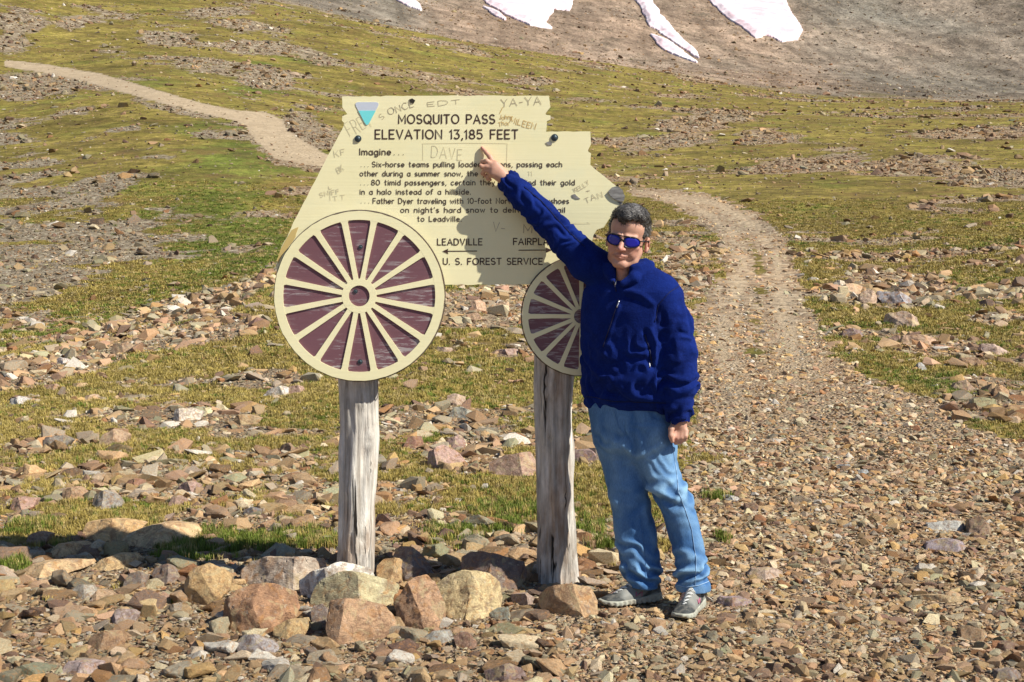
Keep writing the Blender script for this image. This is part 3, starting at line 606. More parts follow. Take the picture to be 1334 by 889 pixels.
B(z8((740,645),(760,600),(810,597),(830,615),(830,645),(780,650)), 10.1, .5, (.27,.19,.18), 57, 'blocky_stone', 'purplish boulder between the right post and the jeans', 'stone')
# right meadow
B(z4((592,555),(598,530),(630,518),(662,530),(668,550),(630,562)), 15.5, .5, (.21,.155,.15), 58, 'blocky_stone', 'lone dark purple rounded boulder beside the track at right', 'stone')
GR = 'rock heap in the right meadow'
B(z4((655,430),(660,390),(690,375),(712,390),(727,430),(700,440)), 20.5, .6, (.45,.33,.24), 59, 'blocky_stone', 'pale triangular block in the heap in the right meadow', 'stone', GR)
B(z4((720,405),(725,380),(800,385),(850,415),(858,440),(800,435),(740,430)), 20.7, .9, (.28,.27,.28), 60, 'rock_slab', 'tilted blue-grey slab at the right of the meadow heap', 'slab', GR)
B(z4((575,400),(600,360),(650,352),(690,365),(660,400),(610,405)), 21.5, .9, (.36,.25,.16), 61, 'blocky_stone', 'brown overhanging block at the left of the meadow heap', 'stone', GR)
B(z4((555,370),(575,345),(605,348),(610,368),(575,382)), 22.5, .6, (.48,.42,.33), 62, 'blocky_stone', 'pale angular block on top of the meadow heap', 'stone', GR)
B(z4((750,510),(760,460),(820,450),(870,480),(875,510),(800,522)), 17.5, .8, (.37,.27,.20), 63, 'blocky_stone', 'low brown boulder at the front of the meadow heap', 'stone', GR)
B(z4((805,580),(815,545),(880,543),(940,560),(930,580),(860,588)), 15, .6, (.40,.27,.18), 64, 'flat_stone', 'long low tan rock in the right meadow', 'stone')
B(z4((762,575),(765,552),(800,545),(810,565),(800,585)), 15, .4, (.30,.19,.15), 65, 'blocky_stone', 'dark brown stone touching the long low tan rock', 'stone')
B(z4((1095,600),(1100,575),(1140,578),(1205,610),(1200,625),(1140,615)), 13.3, .5, (.42,.31,.25), 66, 'flat_stone', 'pinkish tilted slab at the right edge of the meadow', 'stone')
B(z4((1010,655),(1030,628),(1080,625),(1105,650),(1060,660)), 12.7, .5, (.32,.21,.13), 67, 'flat_stone', 'brown wedge rock with dark underside in the right grass', 'stone')
B(z4((1140,770),(1150,735),(1180,722),(1205,745),(1200,775),(1160,780)), 11.2, .35, (.36,.23,.13), 68, 'blocky_stone', 'brown split stone near the right edge', 'stone')
B(z4((1072,808),(1078,775),(1110,768),(1152,778),(1150,800),(1110,815)), 10.8, .35, (.36,.34,.19), 69, 'blocky_stone', 'yellow-green lichened stone near the right edge', 'stone')
B(z4((990,745),(1010,715),(1045,705),(1075,740),(1040,755)), 11.4, .4, (.30,.21,.15), 70, 'flat_stone', 'dull brown stone in the grass left of the split stone', 'stone')
B(z4((1190,870),(1200,840),(1240,838),(1260,865),(1230,878)), 10.2, .35, (.40,.29,.19), 71, 'blocky_stone', 'tan stone at the very right edge of the gravel', 'stone')
B(z4((865,668),(868,645),(885,642),(900,672),(885,680)), 12.6, .25, (.33,.34,.33), 72, 'blocky_stone', 'small blue-grey upright stone at the grass edge', 'stone')
# gravel, right foreground
B(z7((1020,370),(1030,310),(1060,298),(1100,345),(1095,372),(1050,380)), 7.35, .22, (.29,.20,.14), 73, 'blocky_stone', 'upright brown pyramid stone in the gravel at right', 'stone')
B(z7((875,360),(880,335),(940,322),(1010,325),(1030,350),(1000,368),(920,368)), 7.4, .25, (.42,.41,.37), 74, 'flat_stone', 'pale grey flat stone left of the brown pyramid stone', 'stone')
B(z7((870,435),(880,400),(950,382),(1010,392),(1015,420),(940,438)), 7.0, .25, (.30,.25,.26), 75, 'flat_stone', 'lilac grey flat stone in the right gravel', 'stone')
B(z7((820,600),(860,582),(960,585),(1045,598),(1040,615),(940,618),(850,610)), 6.1, .15, (.34,.25,.14), 76, 'flat_stone', 'long thin ochre-brown slab in the right gravel', 'stone')
B(z7((995,740),(1000,705),(1030,690),(1075,705),(1080,740),(1040,752)), 5.75, .18, (.33,.22,.13), 77, 'blocky_stone', 'rounded brown stone with shaded left face, lower right', 'stone')
B(z7((1132,785),(1138,757),(1200,752),(1225,770),(1216,795),(1170,800)), 5.65, .2, (.20,.135,.10), 78, 'flat_stone', 'dark brown stone at the right edge near the bottom', 'stone')
B(z7((1120,885),(1130,855),(1200,845),(1230,870),(1230,900),(1150,905)), 5.35, .2, (.24,.20,.18), 79, 'flat_stone', 'grey-brown stone cut by the bottom right corner', 'stone')
B(z7((243,520),(260,495),(340,488),(385,508),(380,530),(300,540)), 6.55, .25, (.42,.32,.25), 80, 'flat_stone', 'pinkish flat stone right of the left shoe', 'stone')
B(z7((130,615),(150,592),(230,590),(275,615),(260,635),(170,632)), 6.05, .2, (.30,.23,.23), 81, 'flat_stone', 'purple flat stone beside the toe of the nearer shoe', 'stone')
B(z7((230,700),(245,670),(300,662),(318,690),(310,710),(250,712)), 5.8, .16, (.33,.23,.13), 82, 'blocky_stone', 'brown blocky stone below the nearer shoe', 'stone')
B(z7((95,745),(105,712),(135,708),(145,740),(125,754)), 5.68, .12, (.27,.25,.18), 83, 'blocky_stone', 'small dark olive stone in the gravel below the shoe', 'stone')
B(z7((547,140),(550,125),(605,120),(612,138),(580,146)), 9.4, .2, (.24,.28,.30), 84, 'flat_stone', 'flat blue-grey stone in the track gravel, left one of two', 'stone')
B(z7((632,160),(635,142),(670,140),(677,158),(650,165)), 9.1, .2, (.30,.34,.36), 85, 'flat_stone', 'pale blue-grey stone in the track gravel, right one of two', 'stone')
B(z7((60,105),(65,90),(110,92),(135,103),(115,115),(80,112)), 9.7, .3, (.60,.52,.38), 86, 'flat_stone', 'cream flat stone beside the left hand at the track edge', 'stone')
B(z7((140,250),(145,232),(185,230),(220,245),(200,258),(160,258)), 8.2, .25, (.47,.47,.45), 87, 'flat_stone', 'pale grey round stone right of the knee', 'stone')
B(z7((230,285),(235,258),(270,255),(300,280),(280,298),(245,295)), 8.05, .2, (.23,.15,.11), 88, 'blocky_stone', 'dark brown stone in gravel right of the knee', 'stone')
B(z7((480,485),(485,455),(540,448),(558,470),(550,492),(510,492)), 6.75, .2, (.38,.25,.17), 89, 'blocky_stone', 'reddish blocky stone in the middle of the right gravel', 'stone')
B(z7((400,260),(402,240),(440,232),(470,245),(465,260),(430,264)), 8.2, .2, (.27,.22,.16), 90, 'flat_stone', 'olive-brown flat stone in the mid track gravel', 'stone')
# left meadow
B(z3((668,730),(672,690),(730,685),(780,700),(770,735),(700,745)), 13.7, .5, (.52,.46,.38), 91, 'blocky_stone', 'whitish square-cornered rock left of the left post in the meadow', 'stone')
B(z3((880,760),(900,715),(950,708),(1005,730),(990,755),(930,770)), 13.5, .6, (.31,.22,.12), 92, 'blocky_stone', 'brown wedge rock beside the whitish rock in the left meadow', 'stone')
B(z3((20,680),(30,650),(70,640),(100,655),(95,675),(50,684)), 14.9, .5, (.50,.48,.45), 93, 'flat_stone', 'pale rounded rock at the far left of the grass', 'stone')
B(z3((1000,650),(1030,615),(1080,600),(1112,610),(1110,650),(1050,655)), 15.6, .7, (.52,.48,.42), 94, 'blocky_stone', 'white-grey rock just left of the big wheel rim bottom', 'stone')
B(z3((1112,630),(1115,602),(1160,600),(1172,625),(1150,640)), 15.8, .5, (.38,.25,.20), 95, 'blocky_stone', 'reddish rock right of the white-grey one', 'stone')
B(z3((262,620),(265,592),(310,588),(330,605),(320,622)), 16, .5, (.47,.33,.18), 96, 'blocky_stone', 'ochre rock in the left grass', 'stone')
B(z3((140,625),(145,598),(200,592),(230,612),(220,628)), 15.8, .5, (.30,.19,.13), 97, 'blocky_stone', 'dark brown rock left of the ochre one', 'stone')
B(z3((315,665),(318,640),(360,632),(375,650),(360,665)), 14.7, .4, (.43,.31,.21), 98, 'blocky_stone', 'small tan upright rock in the left grass', 'stone')
B(z3((420,470),(430,440),(480,432),(520,448),(510,475),(450,482)), 20.5, .7, (.24,.17,.11), 99, 'blocky_stone', 'dark brown overhanging rock on the stony crest', 'stone')
B(z3((195,510),(215,490),(250,495),(262,515),(230,525)), 18.5, .5, (.52,.47,.43), 100, 'flat_stone', 'pale pinkish rock at the left of the stony crest', 'stone')
B(z3((380,830),(390,790),(440,765),(485,790),(480,830),(420,840)), 11.8, .5, (.37,.26,.17), 101, 'blocky_stone', 'tan-brown rock in the left meadow above the stones', 'stone')
B(z3((150,830),(160,800),(220,790),(265,815),(240,850),(180,860)), 11.4, .5, (.17,.155,.135), 102, 'blocky_stone', 'dark lichened rock at left among the stones', 'stone')
B(z3((1060,865),(1080,830),(1110,820),(1135,850),(1110,875)), 11.2, .4, (.25,.17,.11), 103, 'blocky_stone', 'dark brown peaked rock left of the left post', 'stone')

# --- loose stones: constant density per log-polar area, sizes from a power law
def make_scatter(n, r0, r1, smin, smaxf, tmax=0.40, pexp=2.3):
    x, y, r = polar_pts(n, r0, r1, tmax); z = height(x, y); f = fields(x, y, z)
    u = RNG.random(n); s = smin*r*u**(-1/pexp)
    trk = (f['track'] > .5)|(f['up'] > .5)
    smax = np.where(trk, np.minimum(.085+.003*r, .30), .15+.012*r); smax = np.minimum(smax, smaxf)
    s = np.where(s > smax, smax*RNG.uniform(.5, 1, n), s)
    keep = RNG.random(n) < (f['cover']*.95+.05+.10*(1-f['cover'])*(r > 10))
    # track: worn finer; scree handled apart
    keep &= ~((f['scree'] > .5) & (RNG.random(n) < .45))
    keep &= ~((f['up'] > .3) & (r > 60) & (RNG.random(n) < .97))
    keep &= ~((f['track'] > .5) & (r > 14) & (RNG.random(n) < .30+.45*sstep(16, 30, r)))
    keep &= ~(RNG.random(n) < f['rut']*.75)
    keep &= ~((r > 45) & (f['scree'] < .5) & (f['cover'] < .5) & (RNG.random(n) < .45))
    for hx, hy, hr in HERO_XY:
        keep &= ~(((x-hx)**2+(y-hy)**2 < (hr*.8)**2) & (s > .03))
    for fx, fy in ((.53, 6.25), (.42, 6.2), (.6, 6.22), (.76, 6.08), (.82, 6.15)): keep &= ~(((x-fx)**2+(y-fy)**2 < .11**2) & (s > .028))
    k = np.nonzero(keep)[0]
    return x[k], y[k], z[k], r[k], s[k], {a: b_[k] for a, b_ in f.items()}
parts_ = [make_scatter(125000, 4.6, 12, .0021, .34, .50, 1.95), make_scatter(115000, 12, 45, .0017, .62, .50, 1.9), make_scatter(185000, 45, 290, .00125, 1.3, .48, 2.3), make_scatter(48000, 290, 1000, .0010, 2.0, .46, 2.6)]
SX, SY, SZ, SR, SS = [np.concatenate([p_[i] for p_ in parts_]) for i in range(5)]
SF = {k: np.concatenate([p_[5][k] for p_ in parts_]) for k in ('cover', 'grey', 'track', 'px', 'py', 'lush', 'scree')}
N_ = len(SX)
SC, SK = tone_colors(np.clip(SF['grey']+.05, 0, 1), N_)
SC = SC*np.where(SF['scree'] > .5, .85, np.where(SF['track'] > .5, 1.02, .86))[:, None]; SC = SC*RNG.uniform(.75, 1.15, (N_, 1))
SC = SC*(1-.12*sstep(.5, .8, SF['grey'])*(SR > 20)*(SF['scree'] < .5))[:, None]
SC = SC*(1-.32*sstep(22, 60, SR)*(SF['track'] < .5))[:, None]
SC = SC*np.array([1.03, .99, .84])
spk = RNG.random(N_) < np.where(SR < 40, .035, .015); SC[spk] = np.array([.62, .57, .48])*RNG.uniform(.8, 1.05, (spk.sum(), 1))
rotn = np.stack([RNG.normal(0, .28, N_), RNG.normal(0, .28, N_), RNG.uniform(0, 6.283, N_)], -1)
sc3 = np.stack([SS*.5*RNG.uniform(.8, 1.25, N_), SS*.5*RNG.uniform(.65, 1.1, N_), SS*.5*RNG.uniform(.7, 1.25, N_)], -1)
zz_ = SZ+SS*RNG.uniform(-.02, .10, N_)
inview = (np.abs(SF['px']-667) < 680) & (SF['py'] > 20) & (SF['py'] < 900)
hidden = ((SF['px'] > 360) & (SF['px'] < 580) & (SF['py'] < 495)) | ((SF['px'] > 570) & (SF['px'] < 800) & (SF['py'] < 370)) | ((SF['px'] > 765) & (SF['px'] < 905) & (SF['py'] > 300) & (SF['py'] < 780))
appar = np.where(inview & ~hidden & (SR < 30), SS/SR, 0)
NIND = 300-len([h_ for h_ in HERO_XY])
pick = np.argsort(-appar)[:NIND]; is_ind = np.zeros(N_, bool); is_ind[pick] = True
picki = RNG.integers(0, NPROTO, N_)
rest = ~is_ind
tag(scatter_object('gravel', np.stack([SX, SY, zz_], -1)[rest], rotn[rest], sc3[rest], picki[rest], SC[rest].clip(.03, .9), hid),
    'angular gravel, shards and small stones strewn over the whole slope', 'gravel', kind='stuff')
ind_mesh = []
for i in range(10):
    me = bm_mesh(refine(hull_rock(300+i, 15+i % 4, .34+.05*(i % 5), .62), 40+i, .05, 1, .03, 0), 'loose_stone', M_stone); ind_mesh.append(me)
size_w = lambda s: 'small' if s < .075 else ('fist-sized' if s < .12 else ('head-sized' if s < .26 else 'big'))
def place_w(px, py):
    h = 'at the left edge' if px < 110 else 'left of left post' if px < 430 else 'between the posts' if px < 700 else 'near the man' if px < 930 else 'right of the man' if px < 1130 else 'near the right edge'
    v = 'in the far meadow' if py < 440 else 'in the mid meadow' if py < 560 else 'in stony grass' if py < 680 and px < 900 else 'in track gravel' if py < 690 else 'in post-level gravel' if py < 770 else 'in foreground gravel' if py < 830 else 'in bottom-edge gravel'
    return v+' '+h
from collections import defaultdict
stone_labels = defaultdict(list)
for n_, i in enumerate(pick):
    me = ind_mesh[n_ % 10]; o = bpy.data.objects.new('loose_stone', me); COL.objects.link(o)
    o.location = (SX[i], SY[i], zz_[i]); o.rotation_euler = rotn[i]*np.array([.7, .7, 1]); o.scale = sc3[i]; o['col'] = [float(c) for c in SC[i].clip(.03, .9)]
    cn = 'whitish' if spk[i] else PALN[SK[i]]; sh = 'flat' if sc3[i][2] < SS[i]*.46 else 'chunky'
    lb = '%s %s %s stone %s' % (size_w(SS[i]), sh, cn, place_w(SF['px'][i], SF['py'][i])); stone_labels[lb].append((SF['px'][i], o))
    tag(o, lb, 'stone', 'loose stones lying about the ground')
ORD = ['leftmost', 'second from left', 'third from left', 'fourth from left', 'fifth from left', 'sixth from left', 'seventh from left', 'eighth from left']
for lb, lst in stone_labels.items():
    if len(lst) > 1:
        for k, (_, o) in enumerate(sorted(lst, key=lambda t: t[0])): o['label'] = lb+', '+ORD[min(k, 7)]

# --- grass tufts
def grass_material():
    b = NB('grass'); base = b.attr('col', 'INSTANCER'); rnd = b.n('ShaderNodeObjectInfo').outputs['Random']
    v = b.ramp(rnd, [(0, .7), (1, 1.3)]); c = b.mix(1.0, base, v, 'MULTIPLY')
    m = b.done(c, 0.6, None, 0.2); return m
M_grass = grass_material()
hidg = bpy.data.collections.new('grass_shapes')
for i in range(6):
    r = np.random.default_rng(900+i); vs = []; fs = []
    for k in range(26):
        a = r.uniform(0, 6.28); rr = abs(r.normal(0, .45)); bx, by = rr*math.cos(a), rr*math.sin(a); h_ = r.uniform(.45, 1.0)*(1-.25*rr)
        la = r.uniform(0, 6.28); ln = r.uniform(.1, .75)*h_; wd = .035; dx, dy = -math.sin(la)*wd, math.cos(la)*wd; n0 = len(vs)
        tx, ty = bx+math.cos(la)*ln, by+math.sin(la)*ln; mx, my = bx+math.cos(la)*ln*.35, by+math.sin(la)*ln*.35
        vs += [(bx-dx, by-dy, -.1), (bx+dx, by+dy, -.1), (mx+dx*.8, my+dy*.8, h_*.6), (mx-dx*.8, my-dy*.8, h_*.6), (tx, ty, h_*r.uniform(.75, 1.0))]
        fs += [[n0, n0+1, n0+2, n0+3], [n0+3, n0+2, n0+4]]
    me = np_mesh('tuft_shape', vs, fs); me.materials.append(M_grass); hidg.objects.link(bpy.data.objects.new('tuft_%d' % i, me))
x, y, r = polar_pts(135000, 6.4, 75, .48); z = height(x, y); f = fields(x, y, z)
keep = RNG.random(len(x)) > (f['cover']*1.25+.0); keep |= (RNG.random(len(x)) < .012)
keep &= (f['track'] < .35) | (RNG.random(len(x)) < .004)
for hx, hy, hr in HERO_XY: keep &= ~((x-hx)**2+(y-hy)**2 < (hr*.85)**2)
x, y, z, r = x[keep], y[keep], z[keep], r[keep]; lu = f['lush'][keep]
for cx_, cy_, rx, k_ in ((400, 706, 42, 260), (430, 712, 24, 120), (270, 714, 50, 260), (345, 708, 40, 160), (40, 690, 24, 260), (20, 740, 16, 60), (235, 722, 30, 100), (655, 688, 26, 120), (700, 668, 22, 80), (785, 712, 14, 50), (775, 690, 22, 60), (640, 665, 30, 90), (930, 650, 14, 30), (940, 705, 12, 24), (590, 700, 40, 120), (60, 640, 60, 240), (330, 655, 50, 120), (920, 600, 22, 50)):
    g_ = ground_hit(cx_, cy_, 4.5, 40); sc_ = rx*g_.y/F; xx = g_.x+RNG.normal(0, sc_*.45, k_); yy = g_.y+RNG.normal(0, sc_*.75, k_)
    x = np.append(x, xx); y = np.append(y, yy); z = np.append(z, height(xx, yy)+.012); r = np.append(r, np.hypot(xx, yy)); lu = np.append(lu, np.full(k_, .95 if cx_ not in (60, 330, 920) else .1))
n = len(x)
hgt = (.022+.034*RNG.random(n)**2)*(1+.5*lu*(r < 12))*np.clip(r/12, 1, 2.2); wid = .05*np.clip(r/9, .9, 5)
gsel = RNG.random(n)+.35*fbm(x/1.5, y/1.5, 3., 3) < lu*.9
gc = np.where(gsel[:, None], np.array([.155, .20, .032]), np.array([.38, .295, .085]))*RNG.uniform(.75, 1.25, (n, 1))
gc = np.where((RNG.random(n) < .15)[:, None], np.array([.46, .36, .15]), gc)
tag(scatter_object('grass', np.stack([x, y, z], -1), np.stack([np.zeros(n), np.zeros(n), RNG.uniform(0, 6.28, n)], -1), np.stack([wid, wid, hgt], -1), RNG.integers(0, 6, n), gc, hidg),
    'short dry yellow-green alpine grass growing between the stones', 'grass', kind='stuff')
# ------------------------------------------------------------------ the sign
YS = 6.50
def S(px, py, dy=0.0): p = P(px, py, YS); return (p.x, YS+dy, p.z)
UN = YS/F*1.0
sign = empty('wayside_sign', (0.0, 6.7, 0.0))
tag(sign, 'stagecoach-shaped cream painted board with purple wagon wheels on two log posts', 'sign')
def paint_material(name, colr, under, peel=0.0, stain=0.3):
    b = NB(name); pos = b.co('Object')
    n = b.noise(pos, 3.0, 6, 0.65); c = b.mix(b.ramp(n, [(0.35, 0.0), (0.7, stain)]), colr, tuple(x*f for x, f in zip(colr, (.86, .86, .74))))
    bluish = b.ramp(b.noise(b.mapping(pos, (1, 1, 1.4), (0, .3, 0)), 4.5, 5, .7), [(0.55, 0.0), (0.72, 0.35)])
    c = b.mix(bluish, c, tuple(x*f for x, f in zip(colr, (.84, .92, .98))))
    grain = b.noise(b.mapping(pos, (1.2, 1, 40)), 2.2, 5, 0.6)
    scr = b.ramp(b.noise(b.mapping(pos, (14, 1, 60), (0, .25, 0)), 1.3, 3, .5), [(0.74, 0.0), (0.78, .2)])
    c = b.mix(scr, c, tuple(x*.6 for x in colr))
    if peel:
        pf = b.math('MULTIPLY', b.ramp(b.noise(b.mapping(pos, (2.6, 1, 26)), 3.0, 7, 0.72), [(0.53, 0.0), (0.58, 1.0)]), b.ramp(b.noise(pos, 5.5, 4, .6), [(0.38, 0.0), (0.54, peel)]))
        c = b.mix(pf, c, under)
    nrm = b.bump(grain, 0.002, 0.35)
    return b.done(c, 0.55, nrm, 0.35)
CREAM = (.90, .84, .53)
M_cream = paint_material('cream_paint', CREAM, (.4, .4, .4), 0.0, .45)
M_purple = paint_material('purple_paint', (.18, .082, .10), (.42, .38, .38), 0.85, .3)
M_edge = NB('board_edge'); M_edge = M_edge.done((.13, .10, .07), .8)
def flat(name, col_, rough=.6, spec=.3):
    b = NB(name); return b.done(col_, rough, None, spec)
M_letter = flat('carved_brown', (.055, .028, .022), .7)
M_letter2 = flat('carved_thin', (.075, .05, .035), .7)
M_scratch = flat('scratch', (.66, .60, .40), .8); M_scratch_o = flat('scratch_ochre', (.60, .42, .16), .8); M_scratch_d = flat('scratch_dark', (.46, .40, .27), .8)
M_bolt = NB('bolt_metal').done((.06, .085, .10), .45, None, .5, Metallic=.6)
M_chip_or_shadow = NB('bare_wood_or_shadow'); _p = M_chip_or_shadow.co('Object'); M_chip_or_shadow = M_chip_or_shadow.done(M_chip_or_shadow.ramp(M_chip_or_shadow.noise(M_chip_or_shadow.mapping(_p, (1, 1, 5)), 18, 5, .7), [(.3, (.09, .085, .08)), (.7, (.34, .33, .31))]), .85)
M_knothole = flat('dark_hole', (.03, .025, .02), .9)
def prism(name, poly, y0, y1, mat, parent, mat_side=None, holes=None, bevel=0.0):
    """poly: (x, z) points; front face at y0, back at y1"""
    bm = bmesh.new(); vf = [bm.verts.new((x, y0, z)) for x, z in poly]; f = bm.faces.new(vf)
    g = bmesh.ops.extrude_face_region(bm, geom=[f]); bmesh.ops.translate(bm, verts=[v for v in g['geom'] if isinstance(v, bmesh.types.BMVert)], vec=(0, y1-y0, 0))
    bmesh.ops.recalc_face_normals(bm, faces=bm.faces)
    if bevel: bmesh.ops.bevel(bm, geom=[e for e in bm.edges], offset=bevel, segments=1, affect='EDGES', clamp_overlap=True)
    me = bpy.data.meshes.new(name); bmesh.ops.triangulate(bm, faces=[f for f in bm.faces if len(f.verts) > 4]); bm.to_mesh(me); bm.free()
    me.materials.append(mat)
    if mat_side:
        me.materials.append(mat_side)
        for p_ in me.polygons: p_.material_index = 0 if abs(p_.normal.y) > .7 else 1
    o = link(name, me); 
    if parent is not None: keep_world(o, parent)
    return o
def S2(px, py): a = S(px, py); return (a[0], a[2])
def jag(pts, seed, step=7.0, amp=0.35):
    r = np.random.default_rng(seed); out = []
    for (a, b_), (c, d) in zip(pts, pts[1:]+pts[:1]):
        L = math.hypot(c-a, d-b_); n = max(1, int(L/step))
        for i in range(n):
            t = i/n; out.append((a+(c-a)*t+(r.normal()*amp if i else 0), b_+(d-b_)*t+(r.normal()*amp if i else 0)))
    return out
BOARD = [(445.5,126),(560,125),(715,125),(717,140),(713,145),(710.5,148.5),(712,150),(717,150.5),(717.3,156),(712.5,158),(711.5,172),(769,171.5),(770,188),(766,196),(766.5,198),(770,200),(769,215),
         (786,229),(803,243),(812,252),(813,260),(808.5,267),(797,281),(790,291),(786.5,296.5),(777.5,299.5),(773,307),(768,330),(762,345),(755,371),(690,370.5),(630,371),(560,371.5),(470,372),(361,372),(360,344),(364,332),(366,323),(403,250),(438,183),(449,161),(445.5,157.5),(446,151.5),(452.5,149),(446,140)]
bd = prism('board', [S2(*p_) for p_ in jag(BOARD, 5)], YS, YS+.038, M_cream, sign, M_edge)
# split knot at the right tip: bare grey wood
def chip_or_shadow(pts, seed, mat=None, label=None, dy=-.003, name='chip_or_shadow'):
    o = prism(name, [S2(*p_) for p_ in jag(pts, seed, 3, .3)], YS+dy, YS+.006, mat or M_chip_or_shadow, bd); 
    if label: o['label'] = label
    return o
chip_or_shadow([(792,250),(797,244.5),(805,243),(811,248),(814,256),(812,263),(806,262),(799,259),(794,254)], 1, label='bare grey split knot at the right tip', dy=-.008, name='bare_knot')
chip_or_shadow([(806,263),(812,264.5),(809,267.5),(803,263)], 2)
chip_or_shadow([(745,254),(749,253),(753,257),(756,259),(751,259.5),(746,257)], 3)
chip_or_shadow([(711,186),(715,184.5),(719,186.5),(719,189),(714,189.5)], 4)  # grey patch standing in for the shadow the bolt casts
chip_or_shadow([(533,130),(537,128.5),(541,131),(539,135),(535,134)], 5, M_knothole)
# carved single-stroke lettering -----------------------------------
def arc(cx, cy, rx, ry, a0, a1, n=10): return [(cx+rx*math.cos(math.radians(a0+(a1-a0)*i/n)), cy+ry*math.sin(math.radians(a0+(a1-a0)*i/n))) for i in range(n+1)]
G = {}
G['A']=(.72,[[(0,0),(.36,1),(.72,0)],[(.13,.34),(.59,.34)]]); G['B']=(.58,[[(0,0),(0,1),(.32,1)]+arc(.32,.76,.22,.24,90,-90)[1:]+[(0,.52)],[(.32,.52)]+arc(.32,.26,.26,.26,90,-90)[1:]+[(0,0)]])
G['C']=(.7,[arc(.42,.5,.42,.5,50,310,16)]); G['D']=(.66,[[(0,0),(0,1),(.25,1)]+arc(.25,.5,.41,.5,90,-90,12)[1:]+[(0,0)]])
G['E']=(.5,[[(.5,1),(0,1),(0,0),(.5,0)],[(0,.52),(.42,.52)]]); G['F']=(.5,[[(.5,1),(0,1),(0,0)],[(0,.52),(.42,.52)]])
G['G']=(.72,[arc(.42,.5,.42,.5,50,340,16)+[(.8,.45),(.5,.45)]]); G['H']=(.6,[[(0,0),(0,1)],[(.6,0),(.6,1)],[(0,.5),(.6,.5)]]); G['I']=(0.06,[[(.03,0),(.03,1)]])
G['K']=(.58,[[(0,0),(0,1)],[(.55,1),(0,.38)],[(.2,.58),(.58,0)]]); G['L']=(.48,[[(0,1),(0,0),(.48,0)]]); G['M']=(.74,[[(0,0),(0,1),(.37,.25),(.74,1),(.74,0)]])
G['N']=(.64,[[(0,0),(0,1),(.64,0),(.64,1)]]); G['O']=(.8,[arc(.4,.5,.4,.5,0,360,22)]); G['P']=(.56,[[(0,0),(0,1),(.3,1)]+arc(.3,.74,.26,.26,90,-90)[1:]+[(0,.48)]])
G['Q']=(.82,[arc(.4,.5,.4,.5,0,360,22),[(.5,.25),(.8,-.08)]]); G['R']=(.58,[[(0,0),(0,1),(.3,1)]+arc(.3,.74,.26,.26,90,-90)[1:]+[(0,.48)],[(.3,.48),(.58,0)]])
G['S']=(.56,[arc(.28,.74,.26,.26,35,270,10)+arc(.28,.25,.28,.25,90,-145,10)[1:]]); G['T']=(.6,[[(0,1),(.6,1)],[(.3,1),(.3,0)]])
G['U']=(.6,[[(0,1),(0,.3)]+arc(.3,.3,.3,.3,180,360)[1:]+[(.6,1)]]); G['V']=(.66,[[(0,1),(.33,0),(.66,1)]]); G['Y']=(.62,[[(0,1),(.31,.5),(.62,1)],[(.31,.5),(.31,0)]])
G['W']=(.9,[[(0,1),(.22,0),(.45,.8),(.68,0),(.9,1)]]); G['J']=(.4,[[(.4,1),(.4,.22)]+arc(.2,.22,.2,.22,0,-180)[1:]])
G['0']=(.62,[arc(.31,.5,.31,.5,0,360,20)]); G['1']=(.2,[[(0,.8),(.16,1),(.16,0)]]); G['3']=(.54,[[(.02,1),(.5,1),(.24,.6)]+arc(.24,.3,.28,.3,90,-140,10)[1:]])
G['5']=(.54,[[(.48,1),(.06,1),(.02,.55)]+arc(.25,.32,.28,.32,120,-140,12)]); G['7']=(.5,[[(0,1),(.5,1),(.15,0)]])
G['8']=(.56,[arc(.28,.75,.22,.25,0,360,16),arc(.28,.25,.28,.25,0,360,16)]); G['2']=(.54,[arc(.27,.73,.25,.27,160,-20,8)+[(0,0),(.54,0)]])
x_ = .64
G['a']=(.5,[arc(.25,x_/2,.25,x_/2,0,360,16),[(.5,x_),(.5,0)]]); G['b']=(.5,[[(0,1),(0,0)],arc(.25,x_/2,.25,x_/2,0,360,16)]); G['c']=(.46,[arc(.27,x_/2,.27,x_/2,50,310,12)])
G['d']=(.5,[arc(.25,x_/2,.25,x_/2,0,360,16),[(.5,1),(.5,0)]]); G['e']=(.5,[[(.02,x_/2),(.5,x_/2)]+arc(.26,x_/2,.25,x_/2,0,310,14)]); G['f']=(.32,[arc(.25,.82,.15,.18,40,180,6)+[(.1,0)],[(0,x_),(.28,x_)]])
G['g']=(.5,[arc(.25,x_/2,.25,x_/2,0,360,16),[(.5,x_),(.5,-.1)]+arc(.27,-.1,.23,.2,0,-150,8)[1:]]); G['h']=(.46,[[(0,1),(0,0)],[(0,.4)]+arc(.23,.4,.23,.24,180,0,8)+[(.46,0)]])
G['i']=(.06,[[(.03,0),(.03,x_)],[(.03,.86),(.03,.9)]]); G['k']=(.42,[[(0,0),(0,1)],[(.38,x_),(0,.25)],[(.12,.36),(.42,0)]]); G['l']=(.06,[[(.03,0),(.03,1)]])
G['m']=(.74,[[(0,0),(0,x_)],[(0,.42)]+arc(.185,.42,.185,.22,180,0,7)+[(.37,0)],[(.37,.42)]+arc(.555,.42,.185,.22,180,0,7)+[(.74,0)]])
G['n']=(.46,[[(0,0),(0,x_)],[(0,.4)]+arc(.23,.4,.23,.24,180,0,8)+[(.46,0)]]); G['o']=(.54,[arc(.27,x_/2,.27,x_/2,0,360,16)])
G['p']=(.5,[[(0,x_),(0,-.32)],arc(.25,x_/2,.25,x_/2,0,360,16)]); G['r']=(.3,[[(0,0),(0,x_)],[(0,.38)]+arc(.22,.4,.22,.24,180,60,5)])
